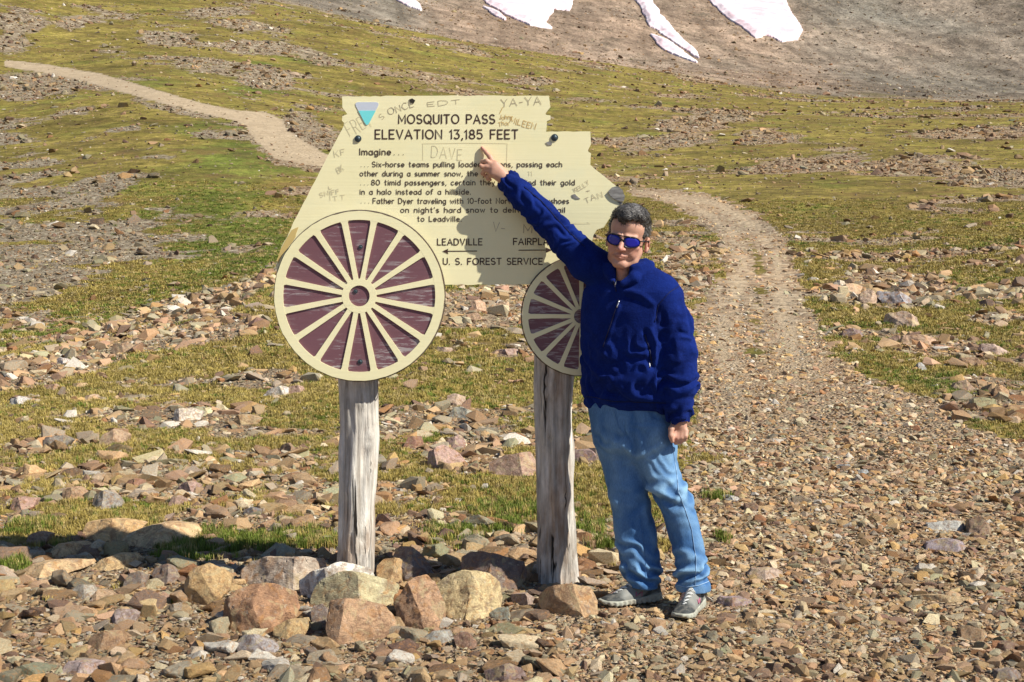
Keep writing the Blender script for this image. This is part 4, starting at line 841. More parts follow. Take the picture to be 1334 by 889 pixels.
G['s']=(.4,[arc(.2,.48,.18,.16,35,270,8)+arc(.2,.16,.2,.16,90,-145,8)[1:]]); G['t']=(.34,[[(.14,.95),(.14,.12)]+arc(.26,.12,.12,.12,180,280,4)[1:],[(0,x_),(.3,x_)]])
G['u']=(.46,[[(0,x_),(0,.24)]+arc(.23,.24,.23,.24,180,360,8)[1:],[(.46,x_),(.46,0)]]); G['v']=(.46,[[(0,x_),(.23,0),(.46,x_)]]); G['w']=(.68,[[(0,x_),(.17,0),(.34,.55),(.51,0),(.68,x_)]])
G['x']=(.44,[[(0,0),(.44,x_)],[(0,x_),(.44,0)]]); G['y']=(.46,[[(0,x_),(.23,0)],[(.46,x_),(.12,-.32)]])
G['.']=(.06,[[(.03,0),(.03,.05)]]); G[',']=(.08,[[(.06,.04),(0,-.16)]]); G['-']=(.36,[[(0,.42),(.36,.42)]]); G["'"]=(.06,[[(.03,1),(.03,.8)]]); G['+']=(.4,[[(0,.4),(.4,.4)],[(.2,.6),(.2,.2)]])
class Strokes:
    def __init__(s): s.v = []; s.f = []; s.k = 0
    def line(s, pts, w_, y=YS):
        """pts in photo pixels on the board plane -> mitred ribbon with round caps, real thickness"""
        q = [Vector(S2(*p_)) for p_ in pts]; q = [q[0]]+[b_ for a, b_ in zip(q, q[1:]) if (b_-a).length > 1e-5]
        if len(q) < 2: q.append(q[0]+Vector((1e-4, 0)))
        w_ = w_*UN/2; y0 = y-.0012-.00007*(s.k % 9); s.k += 1; closed = (q[0]-q[-1]).length < 1e-4 and len(q) > 3
        L, R = [], []
        for i, p_ in enumerate(q):
            a = q[i-1] if i else (q[-2] if closed else None); b_ = q[i+1] if i < len(q)-1 else (q[1] if closed else None)
            d1 = (p_-a).normalized() if a is not None else (b_-p_).normalized(); d2 = (b_-p_).normalized() if b_ is not None else d1
            n1 = Vector((-d1.y, d1.x)); n2 = Vector((-d2.y, d2.x)); m = (n1+n2); m = m.normalized() if m.length > .2 else n1
            k = min(1.6, 1/max(.4, m.dot(n1))); L.append(p_+m*w_*k); R.append(p_-m*w_*k)
        def cap(c, d, side):
            a0 = math.atan2(d.y, d.x); return [c+Vector((math.cos(a0+t), math.sin(a0+t)))*w_ for t in ([-.9, 0, .9] if side else [.9, 0, -.9])]
        n0 = len(s.v)
        for l_, r_ in zip(L, R): s.v += [(l_.x, y0, l_.y), (r_.x, y0, r_.y)]
        for i in range(len(q)-1): a = n0+2*i; s.f.append([a, a+1, a+3, a+2])
        if not closed:
            for c, d, e in ((q[-1], (q[-1]-q[-2]).normalized(), -2), (q[0], (q[0]-q[1]).normalized(), 0)):
                m0 = len(s.v); cc = cap(c, d, False if e else True)
                s.v += [(t.x, y0, t.y) for t in cc]
                if e: s.f.append([len(s.v)-3-len(cc)+1 if False else n0+2*(len(q)-1), n0+2*(len(q)-1)+1, m0+2, m0+1, m0])
                else: s.f.append([n0+1, n0, m0, m0+1, m0+2][::1])
    def text(s, t, x0, x1, base, cap_h, w_, rot=0, jit=0, seed=0, space=.62, gap=.26, mono=None):
        r = np.random.default_rng(seed); adv = 0; place = []
        for ch in t:
            if ch == ' ': adv += space; continue
            gl = G[ch]; place.append((ch, adv)); adv += gl[0]+gap
        adv -= gap; k = (x1-x0)/adv; ca, sa = math.cos(math.radians(rot)), math.sin(math.radians(rot))
        for ch, a in place:
            jx, jy, js = (r.normal(size=3)*jit) if jit else (0, 0, 0)
            for st in G[ch][1]:
                pts = [((a+gx_)*k, gy_*cap_h*(1+js*.08)+jy+(gx_*jit*.6)) for gx_, gy_ in st]
                if jit: pts = [(p_[0]+r.normal()*jit*.3, p_[1]+r.normal()*jit*.3) for p_ in pts]
                s.line([(x0+px_*ca+py_*sa, base-(-px_*sa+py_*ca) if True else 0) for px_, py_ in pts], w_)
    def build(s, name, mat, parent=None):
        n = len(s.v); v = s.v+[(a, b_+.0011, c) for a, b_, c in s.v]; f = list(s.f); cnt = {}
        me = np_mesh(name, v[:n], s.f); me.materials.append(mat)
        bm = bmesh.new(); bm.from_mesh(me); bmesh.ops.recalc_face_normals(bm, faces=bm.faces)
        for f_ in bm.faces:
            if f_.normal.y > 0: f_.normal_flip()
        bm.to_mesh(me); bm.free(); o = link(name, me); keep_world(o, parent or sign); return o
def text_part(name, mat, *lines):
    for l in lines:
        s = Strokes(); s.text(*l); o = s.build(name, mat); o['label'] = 'carved line reading '+l[0].replace('.', '').strip() if l[0].strip('.') else 'row of small carved dots'
text_part('lettering', M_letter, ('MOSQUITO PASS', 519.5, 644.5, 161, 11.2, 1.75), ('ELEVATION 13,185 FEET', 489, 674.5, 181, 11.4, 1.75))
text_part('lettering', M_letter2, ('Imagine', 468.5, 509, 202, 8, 1.35), ('...', 513, 526, 202, 6, 1.0), ('...', 470, 480, 217.6, 6, .8), ('Six-horse teams pulling loaded wagons, passing each', 485, 732, 217.6, 6.6, 1.08),
          ('other during a summer snow, the year 1878.', 469, 674.5, 229.6, 6.6, 1.08), ('...', 469.5, 480, 241.3, 6, .8), ('80 timid passengers, certain they would find their gold', 484, 748.5, 241.3, 6.6, 1.08),
          ('in a halo instead of a hillside.', 469, 613, 253.4, 6.6, 1.08), ('...', 470, 481, 265, 6, .8), ('Father Dyer traveling with 10-foot Norwegian snowshoes', 486, 741, 265.4, 6.8, 1.08),
          ("on night's hard snow to deliver the mail", 522, 736, 277, 6.6, 1.08), ('to Leadville.', 544, 601, 288.6, 6.6, 1.08))
text_part('lettering', M_letter, ('LEADVILLE', 570, 628, 319.4, 8, 1.35), ('FAIRPLAY', 669, 722, 319, 8, 1.35), ('U. S. FOREST SERVICE', 577.5, 706.5, 344.8, 8, 1.35))
st = Strokes(); st.line([(583, 327.5), (621, 327.3)], 1.2); st.line([(676, 326.3), (714, 326)], 1.2)
ar = st.build('arrow_shaft', M_letter)
for pts in ([(576.5,327.6),(584,324.2),(583,327.6),(584,331)], [(719,326),(711,322.6),(712,326),(711,329.4)]):
    o = prism('arrow_head', [S2(*p_) for p_ in pts], YS-.0016, YS+.004, M_letter, sign)
# scratched graffiti
def scratch(mat, *lines, extra=()):
    for l in lines: s = Strokes(); s.text(*l[:-1], **l[-1]); s.build('scratched_writing', mat)
    for pts, w_ in extra: s = Strokes(); s.line(pts, w_); s.build('scratched_line', mat)
scratch(M_scratch_d, ('YA-YA', 653, 705, 138.5, 10, .9, dict(rot=-2, jit=.5, seed=3)), ('ONCE', 507, 541, 150, 8, .9, dict(rot=-18, jit=.5, seed=4)), ('S', 497, 502, 156, 7, .6, dict(rot=-38, jit=.5, seed=5)), ('EDT', 557, 600, 140, 6, .6, dict(rot=-5, jit=.5, seed=6)),
        ('KELLY', 749, 771, 251, 5.5, .6, dict(rot=-28, jit=.4, seed=7)), ('+', 764, 769, 252, 6, .6, dict(rot=-10, jit=.3, seed=7)), ('TAN', 763, 787, 265, 7, .7, dict(rot=-20, jit=.4, seed=8)), ('V-', 642, 657, 302, 13, .8, dict(rot=4, jit=.6, seed=9)), ('MV', 682, 706, 303, 11, 1.2, dict(rot=2, jit=.6, seed=10)))
scratch(M_scratch, ('DAVE', 562, 602, 206, 14, .7, dict(rot=3, jit=.6, seed=11)), ('FREY', 457, 490, 178, 17, .7, dict(rot=-28, jit=.8, seed=12)), ('KF', 436, 450, 204, 8, .8, dict(rot=-10, jit=.4, seed=13)), ('BK', 441, 450, 226, 8, .8, dict(rot=-30, jit=.5, seed=14)),
        ('SNIFF', 417, 443, 257, 5.5, .8, dict(rot=-12, jit=.4, seed=15)), ('ITT', 430, 450, 262, 6, .6, dict(rot=-5, jit=.4, seed=16)), ('11', 688, 693, 229, 6, .6, dict(jit=.3, seed=18)),
        extra=[([(550, 187.5), (605, 186.5), (660, 187)], .5), ([(551, 188), (551, 209)], .5), ([(661, 187), (660, 215)], .5), ([(744, 291.5), (769, 291.8), (765, 289.6)], .6), ([(428, 243), (429, 247), (432, 246)], .8)])
scratch(M_scratch_o, ('MILEEN', 664, 698, 160, 7.5, .9, dict(rot=16, jit=.4, seed=20)), ('Johny', 651, 668, 156, 5.5, .7, dict(rot=-2, jit=.4, seed=21)), ('Thor', 650, 664, 165, 5.5, .7, dict(rot=-8, jit=.4, seed=22)), ('SALLY', 418, 470, 294, 6, .8, dict(rot=-8, jit=.6, seed=23)),
        extra=[([(655, 140), (651, 148)], .9)])
# emblem triangle
def tri(px, y0, y1, dy, mat, name, r=6.5):
    cx, hw = 478.2, 16.6; pts = []
    T = [(461.0, 133.3), (495.4, 133.3), (478.2, 166)]
    for i in range(3):
        a, c, d = [np.array(T[(i+k) % 3], float) for k in (-1, 0, 1)]; u = (a-c)/np.linalg.norm(a-c); v = (d-c)/np.linalg.norm(d-c)
        p0 = c+u*r; p2 = c+v*r
        for t in (0, .25, .5, .75, 1): pts.append(tuple((1-t)**2*p0+2*t*(1-t)*c+t*t*p2))
    if y0 is not None:   # clip below a line
        out = []
        for (a, b_), (c, d) in zip(pts, pts[1:]+pts[:1]):
            if b_ >= y0: out.append((a, b_))
            if (b_-y0)*(d-y0) < 0: t = (y0-b_)/(d-b_); out.append((a+(c-a)*t, y0))
        pts = out
    return prism(name, [S2(*p_) for p_ in pts], YS-dy, YS+.003, mat, sign)
tri(None, None, None, .0022, flat('emblem_grey', (.56, .61, .70), .6), 'emblem')
tri(None, 144.5, None, .0032, flat('emblem_cyan', (.19, .72, .74), .6), 'emblem_lower_half')
def bolt(px, py, y, r=2.6, parent=None):
    bm = bmesh.new(); bmesh.ops.create_uvsphere(bm, u_segments=12, v_segments=8, radius=r*UN)
    c = S(px, py); s_ = y-YS
    for v in bm.verts: v.co = (v.co.x*1.0+c[0], v.co.y*.7+y, v.co.z*1.1+c[2])
    o = link('bolt', bm_mesh(bm, 'bolt', M_bolt)); keep_world(o, parent or sign)
    for p_ in o.data.polygons: p_.use_smooth = True
    bm = bmesh.new(); bmesh.ops.create_cone(bm, cap_ends=True, segments=16, radius1=(r+1.3)*UN, radius2=(r+1.1)*UN, depth=.003, matrix=Matrix.Translation((c[0], y-.0005, c[2])) @ Matrix.Rotation(math.pi/2, 4, 'X'))
    o2 = link('washer', bm_mesh(bm, 'washer', M_bolt)); keep_world(o2, parent or sign)
bolt(466.5, 181, YS-.003, 3.2); bolt(722.5, 179.5, YS-.003, 3.4)
# wheels
def wheel(cx, cy, R, rin, rhub, rcen, nsp, ph, spw, y_back, y_front, label):
    w_ = empty('wagon_wheel', S(cx, cy)); w_.parent = sign; w_.matrix_parent_inverse = Matrix.Translation(sign.location).inverted(); w_['label'] = label
    def circ(r, n=72, j=0, seed=0):
        rr = np.random.default_rng(seed); return [S2(cx+(r+rr.normal()*j)*math.cos(2*math.pi*i/n), cy-(r+rr.normal()*j)*math.sin(2*math.pi*i/n)) for i in range(n)]
    def kw(o):
        o.parent = w_; o.matrix_parent_inverse = (Matrix.Translation(S(cx, cy))).inverted(); return o
    kw(prism('backing', circ(R-1.2), y_back, YS-.001, M_purple, None))
    def ring(name, r0, r1, n, j=0):
        a = circ(r0, n); b_ = circ(r1, n, j, 3); vs = [(x, y_front, z) for x, z in a]+[(x, y_front, z) for x, z in b_]+[(x, y_back+.002, z) for x, z in a]+[(x, y_back+.002, z) for x, z in b_]; fs = []
        for i in range(n):
            k = (i+1) % n; fs += [[i, k, n+k, n+i], [n+i, n+k, 3*n+k, 3*n+i], [i, 2*n+i, 2*n+k, k]]
        me = np_mesh(name, vs, fs); bm = bmesh.new(); bm.from_mesh(me); bmesh.ops.recalc_face_normals(bm, faces=bm.faces); bm.to_mesh(me); bm.free()
        # recalc on open shells may point inward: force the front face to -Y
        if me.polygons[0].normal.y > 0: me.flip_normals()
        me.materials.append(M_cream); return kw(link(name, me))
    ring('rim', rin, R, 96, .25); ring('hub_ring', rcen, rhub, 48)
    for k in range(nsp):
        a = math.radians(ph+360/nsp*k); ca, sa = math.cos(a), math.sin(a); rr = np.random.default_rng(k)
        def pt(r, t): return S2(cx+r*ca-t*sa, cy-(r*sa+t*ca))
        w0 = spw*.44; w1 = spw*.56
        kw(prism('spoke', [pt(rhub-.8, -w0), pt(rin*.5, -w0*1.05+rr.normal()*.15), pt(rin-3, -w1), pt(rin+.6, -w1-1.6), pt(rin+.6, w1+1.6), pt(rin-3, w1), pt(rin*.5, w0*1.05+rr.normal()*.15), pt(rhub-.8, w0)], y_front+.0004, y_back+.002, M_cream, None))
    return w_, kw
wa, kwa = wheel(468.7, 385.5, 110.2, 98.8, 22.5, 13.6, 16, 11.25, 7.2, YS-.020, YS-.0265, 'large purple and cream wheel under the left of the board')
wb, kwb = wheel(757, 412, 77, 69, 13.5, 9.5, 16, 0, 5.6, YS-.018, YS-.024, 'smaller shaded wheel partly hidden behind the man')
o = link('retaining_ring', bpy.data.meshes.new('x')); bpy.data.objects.remove(o)
for px, py in ((470.5, 322), (470, 471), (464, 379.5)): bolt(px, py, YS-.022, 2.0 if py > 400 else 1.5)
# dark saw gap round each wheel
def gap_ring(cx, cy, r, w_):
    s = Strokes(); s.line([(cx+r*math.cos(a*math.pi/48), cy-r*math.sin(a*math.pi/48)) for a in range(97)], w_, YS-.0003); return s.build('saw_gap', M_edge)
gap_ring(468.7, 385.5, 111.2, 1.6); gap_ring(757, 412, 78, 1.6)
# yellow weathered strip at the left edge of the board
prism('stained_patch', [S2(*p_) for p_ in jag([(389,296),(385,309),(374,325),(367,334),(362,344),(361,338),(366,324),(380,300)], 9, 4, .4)], YS-.0014, YS+.003, flat('stain', (.60, .45, .17), .8), bd)

# log posts
def wood_material():
    b = NB('weathered_log'); pos = b.n('ShaderNodeNewGeometry').outputs['Position']; tw = b.mapping(pos, (1, 1, .055), (0, .03, 0))
    g1 = b.noise(tw, 26, 7, .7, 0.4); g2 = b.noise(tw, 80, 4, .6, .5)
    big = b.noise(b.mapping(pos, (1, 1, .28)), 7, 5, .65)
    c = b.ramp(g1, [(.25, (.12, .10, .08)), (.38, (.40, .36, .31)), (.52, (.66, .62, .55)), (.72, (.82, .79, .72))])
    warm = b.ramp(big, [(.50, 0.0), (.66, .65)]); c = b.mix(warm, c, (.34, .20, .105))
    c = b.mix(1.0, c, b.ramp(b.noise(b.mapping(pos, (1, 1, .5)), 11, 5, .6), [(.35, .72), (.6, 1.12)]), 'MULTIPLY')
    crack = b.ramp(b.noise(b.mapping(pos, (1, 1, .035), (0, .02, 0)), 30, 3, .5, .35), [(.33, 1.0), (.375, 0.0)])
    c = b.mix(crack, c, (.025, .02, .016))
    c = b.mix(1.0, c, b.ramp(g2, [(.3, .82), (.7, 1.12)]), 'MULTIPLY')
    nrm = b.bump(b.math('SUBTRACT', g1, b.math('MULTIPLY', crack, .9)), .02, .9); nrm = b.bump(g2, .004, .6, nrm)
    return b.done(c, .8, nrm, .25)
M_wood = wood_material()
def post(rows, Y, seed, knots, label):
    """rows: (py, xl, xr) outline of the log in the photograph"""
    rows = sorted(rows, key=lambda t: -t[0]); zs, cx, hr = [], [], []
    for py, xl, xr in rows:
        a = P(xl, py, Y); b_ = P(xr, py, Y); zs.append(a.z); cx.append((a.x+b_.x)/2); hr.append((b_.x-a.x)/2)
    zz = np.linspace(zs[0]-.12, zs[-1], 150); A = np.linspace(0, 2*np.pi, 72, endpoint=False)
    C = np.interp(zz, zs, cx); Rr = np.interp(zz, zs, hr)
    ZZ, AA = np.meshgrid(zz, A, indexing='ij'); ca, sa = np.cos(AA), np.sin(AA)
    d = .017*fbm(ca*1.2+seed, sa*1.2, ZZ*1.8, 3)+.011*noise3(ca*2.6+seed, sa*2.6, ZZ*1.1)+.005*noise3(ca*9+seed, sa*9, ZZ*.9)
    cr = 0.5-np.abs(noise3(ca*4.2+seed*2, sa*4.2, ZZ*.55)); d = d-np.where(cr > .47, (cr-.47)*.45, 0)
    for ka, kz, ks, kh in knots:
        dd = ((np.angle(np.exp(1j*(AA-ka)))*.085)**2+(ZZ-kz)**2*.6)/ks**2; d = d+kh*np.exp(-dd)-kh*.9*np.exp(-dd*9)
    Rf = Rr[:, None]+d; X = C[:, None]+Rf*ca; Yv = Y+Rf*sa*.97
    n0, n1 = X.shape; V_ = np.stack([X, Yv, ZZ], -1).reshape(-1, 3); ii = np.arange(n0*n1).reshape(n0, n1); nx_ = np.roll(ii, -1, 1)
    q = np.stack([ii[:-1], nx_[:-1], nx_[1:], ii[1:]], -1).reshape(-1, 4).tolist()
    q.append(ii[-1].tolist()); me = np_mesh('post', V_, q, True); me.polygons[-1].use_smooth = False
    o = link('post', me, M_wood); keep_world(o, sign); o['label'] = label; return o
FR = -math.pi/2
post([(480,444,491),(520,444.5,491),(560,446,491),(620,445,491),(660,444,490),(700,441.5,490),(745,439,489.5),(350,446,490)], YS+.118, 3, [(FR+.25, 1.72-.86, .03, .012), (FR+.62, .67, .035, .012), (FR+.75, .55, .025, .01), (FR-.6, .45, .02, .008), (FR+.3, .22, .06, .014)], 'pale silvery log post with its right side in full sun')
post([(480,698,747),(520,697.5,746),(560,697,745.5),(620,697.5,745),(660,698,746),(700,699,750),(765,700,752),(350,699,746)], YS+.118, 8, [(FR-.45, .93, .04, .012), (FR-.2, .68, .045, .010), (FR+.55, .42, .04, .014), (FR+.1, .15, .05, .01)], 'grey log post standing in the shade of the man')
# ------------------------------------------------------------------ the man: signed-distance modelling + surface nets
class SDF:
    def __init__(s, lo, hi, h):
        s.lo = np.array(lo, float); s.h = h; n = np.ceil((np.array(hi)-s.lo)/h).astype(int)+1; s.n = n; s.D = np.full(n, .2, np.float32)
    def box(s, lo, hi):
        a = np.clip(np.floor((np.array(lo)-s.lo)/s.h).astype(int), 0, s.n); b_ = np.clip(np.ceil((np.array(hi)-s.lo)/s.h).astype(int)+1, 0, s.n)
        sl = tuple(slice(i, j) for i, j in zip(a, b_)); ax = [(s.lo[k]+s.h*np.arange(a[k], b_[k])).astype(np.float32) for k in range(3)]
        return sl, ax[0][:, None, None], ax[1][None, :, None], ax[2][None, None, :]
    def add(s, fn, lo, hi, k=.01, op='u', pad=.03):
        sl, X, Y, Z = s.box(np.array(lo)-pad-k, np.array(hi)+pad+k); D = s.D[sl]
        if D.size == 0: return
        d = fn(X, Y, Z).astype(np.float32)
        if op == 'u':
            h = np.clip(.5+.5*(d-D)/k, 0, 1); s.D[sl] = d*(1-h)+D*h-k*h*(1-h)
        elif op == 's':
            d = -d; h = np.clip(.5+.5*(d-D)/k, 0, 1); s.D[sl] = D*(1-h)+d*h+k*h*(1-h)
        elif op == 'i': s.D[sl] = np.maximum(D, d)
    def cone(s, a, b_, ra, rb, k=.01, op='u', flat=None):
        a = np.array(a, float); b_ = np.array(b_, float); r = max(ra, rb); ab = b_-a; L2 = max(ab@ab, 1e-9)
        def fn(X, Y, Z):
            t = np.clip(((X-a[0])*ab[0]+(Y-a[1])*ab[1]+(Z-a[2])*ab[2])/L2, 0, 1)
            dx = X-a[0]-t*ab[0]; dy = Y-a[1]-t*ab[1]; dz = Z-a[2]-t*ab[2]
            if flat is not None:
                n, f = flat; q = dx*n[0]+dy*n[1]+dz*n[2]; e = (1/f-1); dx = dx+q*n[0]*e; dy = dy+q*n[1]*e; dz = dz+q*n[2]*e
                return (np.sqrt(dx*dx+dy*dy+dz*dz)-(ra+(rb-ra)*t))*(.5+.5*f)
            return np.sqrt(dx*dx+dy*dy+dz*dz)-(ra+(rb-ra)*t)
        s.add(fn, np.minimum(a, b_)-r, np.maximum(a, b_)+r, k, op)
    def chain(s, pts, rs, k=.01, op='u', flat=None):
        for i in range(len(pts)-1): s.cone(pts[i], pts[i+1], rs[i], rs[i+1], k, op, flat)
    def ell(s, c, r, M=None, k=.01, op='u'):
        c = np.array(c, float); r = np.array(r, float); M = np.eye(3) if M is None else np.array(M)
        def fn(X, Y, Z):
            dx, dy, dz = X-c[0], Y-c[1], Z-c[2]
            q = [dx*M[i][0]+dy*M[i][1]+dz*M[i][2] for i in range(3)]
            k0 = np.sqrt(sum((q[i]/r[i])**2 for i in range(3))); k1 = np.sqrt(sum((q[i]/r[i]**2)**2 for i in range(3)))
            return k0*(k0-1)/np.maximum(k1, 1e-6)
        s.add(fn, c-r.max(), c+r.max(), k, op)
    def loft(s, rows, k=.01, shear=0.0, p=2.3, op='u'):
        """rows: (z, cx, cy, a, b)"""
        rows = sorted(rows); R = np.array(rows, float)
        def fn(X, Y, Z):
            z = Z.ravel(); cx, cy, a, b_ = [np.interp(z, R[:, 0], R[:, i])[None, None, :] for i in (1, 2, 3, 4)]
            dx = np.abs(X-cx)/a; dy = np.abs(Y-cy+shear*(X-cx))/b_
            d = ((dx**p+dy**p)**(1/p)-1)*np.minimum(a, b_)
            return np.maximum(d, np.maximum(R[0, 0]-Z, Z-R[-1, 0]))
        m = (R[:, 3]+R[:, 4]*.5+abs(shear)*R[:, 3]).max(); mb = (R[:, 4]+abs(shear)*R[:, 3]).max()
        s.add(fn, (R[:, 1].min()-m, R[:, 2].min()-mb, R[0, 0]), (R[:, 1].max()+m, R[:, 2].max()+mb, R[-1, 0]), k, op)
    def mesh(s):
        D = s.D; n = D.shape; ins = D < 0
        c = np.zeros(tuple(i-1 for i in n), np.uint8)
        for i in (0, 1):
            for j in (0, 1):
                for k in (0, 1): c += ins[i:n[0]-1+i, j:n[1]-1+j, k:n[2]-1+k]
        act = (c > 0) & (c < 8); I = np.argwhere(act); vid = np.full(act.shape, -1, np.int32); vid[act] = np.arange(len(I))
        cor = {}
        for i in (0, 1):
            for j in (0, 1):
                for k in (0, 1): cor[(i, j, k)] = D[I[:, 0]+i, I[:, 1]+j, I[:, 2]+k]
        acc = np.zeros((len(I), 3)); cnt = np.zeros(len(I))
        for ax in range(3):
            for u in (0, 1):
                for v in (0, 1):
                    a = [0, 0, 0]; o = [q for q in range(3) if q != ax]; a[o[0]] = u; a[o[1]] = v; b_ = list(a); b_[ax] = 1
                    da, db = cor[tuple(a)], cor[tuple(b_)]; m = (da < 0) != (db < 0); t = np.where(m, da/np.where(m, da-db, 1), 0)
                    pt = np.array(a, float)[None]+np.zeros((len(I), 3)); pt[:, ax] = t; acc += pt*m[:, None]; cnt += m
        V = (I+acc/cnt[:, None])*s.h+s.lo; F_ = []
        for ax in range(3):
            o = [q for q in range(3) if q != ax]; sl0 = [slice(1, n[q]-1) for q in range(3)]; sl0[ax] = slice(0, n[ax]-1); sl1 = list(sl0); sl1[ax] = slice(1, n[ax])
            A, B_ = ins[tuple(sl0)], ins[tuple(sl1)]; E = np.argwhere(A != B_); 
            if not len(E): continue
            fl_ = A[tuple(E.T)]; base = E.copy(); base[:, o[0]] += 1; base[:, o[1]] += 1
            def g(du, dv): q = base.copy(); q[:, o[0]] -= du; q[:, o[1]] -= dv; return vid[tuple(q.T)]
            quad = np.stack([g(1, 1), g(0, 1), g(0, 0), g(1, 0)], -1)
            if ax == 1: fl_ = ~fl_
            quad = np.where(fl_[:, None], quad, quad[:, ::-1]); F_.append(quad)
        F_ = np.vstack(F_); F_ = F_[(F_ >= 0).all(1)]; return V, F_
def vnorm(V, F_):
    n = np.cross(V[F_[:, 2]]-V[F_[:, 0]], V[F_[:, 3]]-V[F_[:, 1]]); N = np.zeros_like(V)
    for i in range(4): np.add.at(N, F_[:, i], n)
    return N/np.maximum(np.linalg.norm(N, axis=1, keepdims=True), 1e-12)
def lap(V, F_, it=1, f=.5):
    for _ in range(it):
        A = np.zeros_like(V); c = np.zeros(len(V))
        for i in range(4):
            for j in (1, 3): np.add.at(A, F_[:, i], V[F_[:, (i+j) % 4]]); np.add.at(c, F_[:, i], 1)
        V = V*(1-f)+f*A/c[:, None]
    return V
def YM(Y): return Y-.10*min(1, max(0, (Y-6.1)/.35))
def YD(py, Y): return YM(Y)+.085*float(sstep(770, 570, py))*min(1, max(0, (6.46-Y)/.09))
A3 = lambda px, py, Y: np.array(P(px, py, YD(py, Y)))
person = None
# head frame -----------------------------------------------------------
HY = 6.24; yaw, pit, rol = math.radians(17), math.radians(-4), math.radians(10)
f_ = np.array([-math.sin(yaw)*math.cos(pit), -math.cos(yaw)*math.cos(pit), math.sin(pit)]); up0 = np.array([0, 0, 1.0])
r_ = np.cross(up0, f_); r_ /= np.linalg.norm(r_)      # r_: to camera right
r_ = -r_ if r_[0] < 0 else r_
u_ = np.cross(r_, -f_); u_ = u_ if u_[2] > 0 else -u_
r2 = r_*math.cos(rol)-u_*math.sin(rol); u2 = u_*math.cos(rol)+r_*math.sin(rol); HR, HF, HU = r2, f_, u2
HS = 1.15; HC = A3(817.5, 313, HY)
def H(a, b_, c):
    c = c*.80 if c < 0 else c
    return HC+HS*(HR*a+HF*b_+HU*c)      # right, forward, up (metres of a normal head)
HM = np.array([HR, HF, HU])
def rs_(*a): return [x*HS for x in a]
# body landmarks
nb = A3(815, 366, 6.30)
shR, elR, wrR = A3(775, 343, 6.40), A3(706, 283, 6.535), A3(661, 236, 6.555)
shL, elL, wrL = A3(872, 392, 6.16), A3(888, 462, 6.10), A3(885, 545, 6.09)
Hh = .0035
body = SDF((-.30, 5.78, -.02), (.90, 6.64, 2.08), .0045)
B_ = body
# torso and limbs under the clothes
B_.loft([(P(0, 540, 6.30).z, P(818, 0, 6.30).x, 6.31, .11, .065), (P(0, 470, 6.30).z, P(815, 0, 6.30).x, 6.30, .11, .07), (P(0, 400, 6.30).z, P(822, 0, 6.30).x, 6.30, .14, .09), (P(0, 372, 6.30).z, P(818, 0, 6.30).x, 6.31, .10, .07)], .03, .35)
B_.cone(shR, elR, .045, .036, .03); B_.cone(elR, wrR, .036, .026, .02); B_.cone(shL, elL, .045, .036, .03); B_.cone(elL, wrL, .036, .028, .02)
B_.cone(nb, shR, .05, .05, .03); B_.cone(nb, shL, .05, .05, .03)
hipR, knR, anR = A3(800, 560, 6.32), A3(818, 660, 6.28), A3(836, 762, 6.27); hipL, knL, anL = A3(842, 560, 6.24), A3(878, 655, 6.14), A3(902, 765, 6.13)
B_.cone(hipR, knR, .058, .045, .03); B_.cone(knR, anR, .05, .035, .02); B_.cone(hipL, knL, .058, .045, .03); B_.cone(knL, anL, .05, .035, .02)
ftR = A3(800, 778, 6.20); ftL = A3(888, 792, 5.98); B_.cone(anR, ftR, .03, .022, .02); B_.cone(anL, ftL, .03, .022, .02)
# neck, head
B_.cone(nb-np.array([0, 0, .02]), H(0, -.015, -.05), .062, .060, .02)
B_.cone(H(0, .055, -.105), nb+np.array([-.01, -.04, .0]), .020, .030, .03)
B_.ell(H(0, -.012, .045), rs_(.074, .094, .086), HM, .01); B_.ell(H(0, .030, -.028), rs_(.0595, .060, .072), HM, .02)
B_.ell(H(0, .048, .052), rs_(.058, .040, .045), HM, .02)
for sx in (-1, 1):
    B_.cone(H(sx*.047, .0, -.045), H(sx*.037, .03, -.088), .020*HS, .020*HS, .02); B_.cone(H(sx*.037, .03, -.088), H(sx*.012, .070, -.108), .018*HS, .018*HS, .015)
    B_.ell(H(sx*.040, .062, -.020), rs_(.024, .020, .018), HM, .014)
    B_.ell(H(sx*.034, .062, -.055), rs_(.020, .018, .022), HM, .016)
    B_.cone(H(sx*.012, .089, .022), H(sx*.045, .070, .022), .0085*HS, .008*HS, .008)
    B_.ell(H(sx*.031, .088, .004), rs_(.013, .010, .009), HM, .006, 's')
    B_.ell(H(sx*.030, .077, .003), rs_(.0115, .0115, .0105), HM, .003)
    B_.ell(H(sx*.078, -.008, -.008), rs_(.009, .018, .031), HM, .006); B_.ell(H(sx*.082, -.002, -.006), rs_(.004, .010, .018), HM, .003, 's'); B_.ell(H(sx*.076, .0, -.036), rs_(.006, .008, .009), HM, .004)
    B_.ell(H(sx*.0125, .098, -.036), rs_(.0085, .010, .008), HM, .004)
    B_.cone(H(sx*.018, .098, -.042), H(sx*.036, .074, -.072), .0022*HS, .002*HS, .004, 's')
B_.ell(H(0, .075, -.106), rs_(.021, .015, .014), HM, .012)
B_.chain([H(0, .087, .014), H(0, .100, -.012), H(0, .112, -.032)], rs_(.008, .0085, .0115), .007)
B_.chain([H(-.024, .082, -.070), H(0, .094, -.064), H(.024, .082, -.069)], rs_(.004, .0065, .004), .006)
B_.chain([H(-.019, .081, -.079), H(0, .090, -.078), H(.019, .081, -.078)], rs_(.004, .0075, .004), .006)
B_.chain([H(-.027, .083, -.073), H(-.01, .096, -.0715), H(.01, .096, -.0715), H(.028, .083, -.071)], rs_(.0016, .0022, .0022, .0016), .002, 's')
B_.ell(H(0, .098, -.088), rs_(.016, .006, .004), HM, .005, 's')
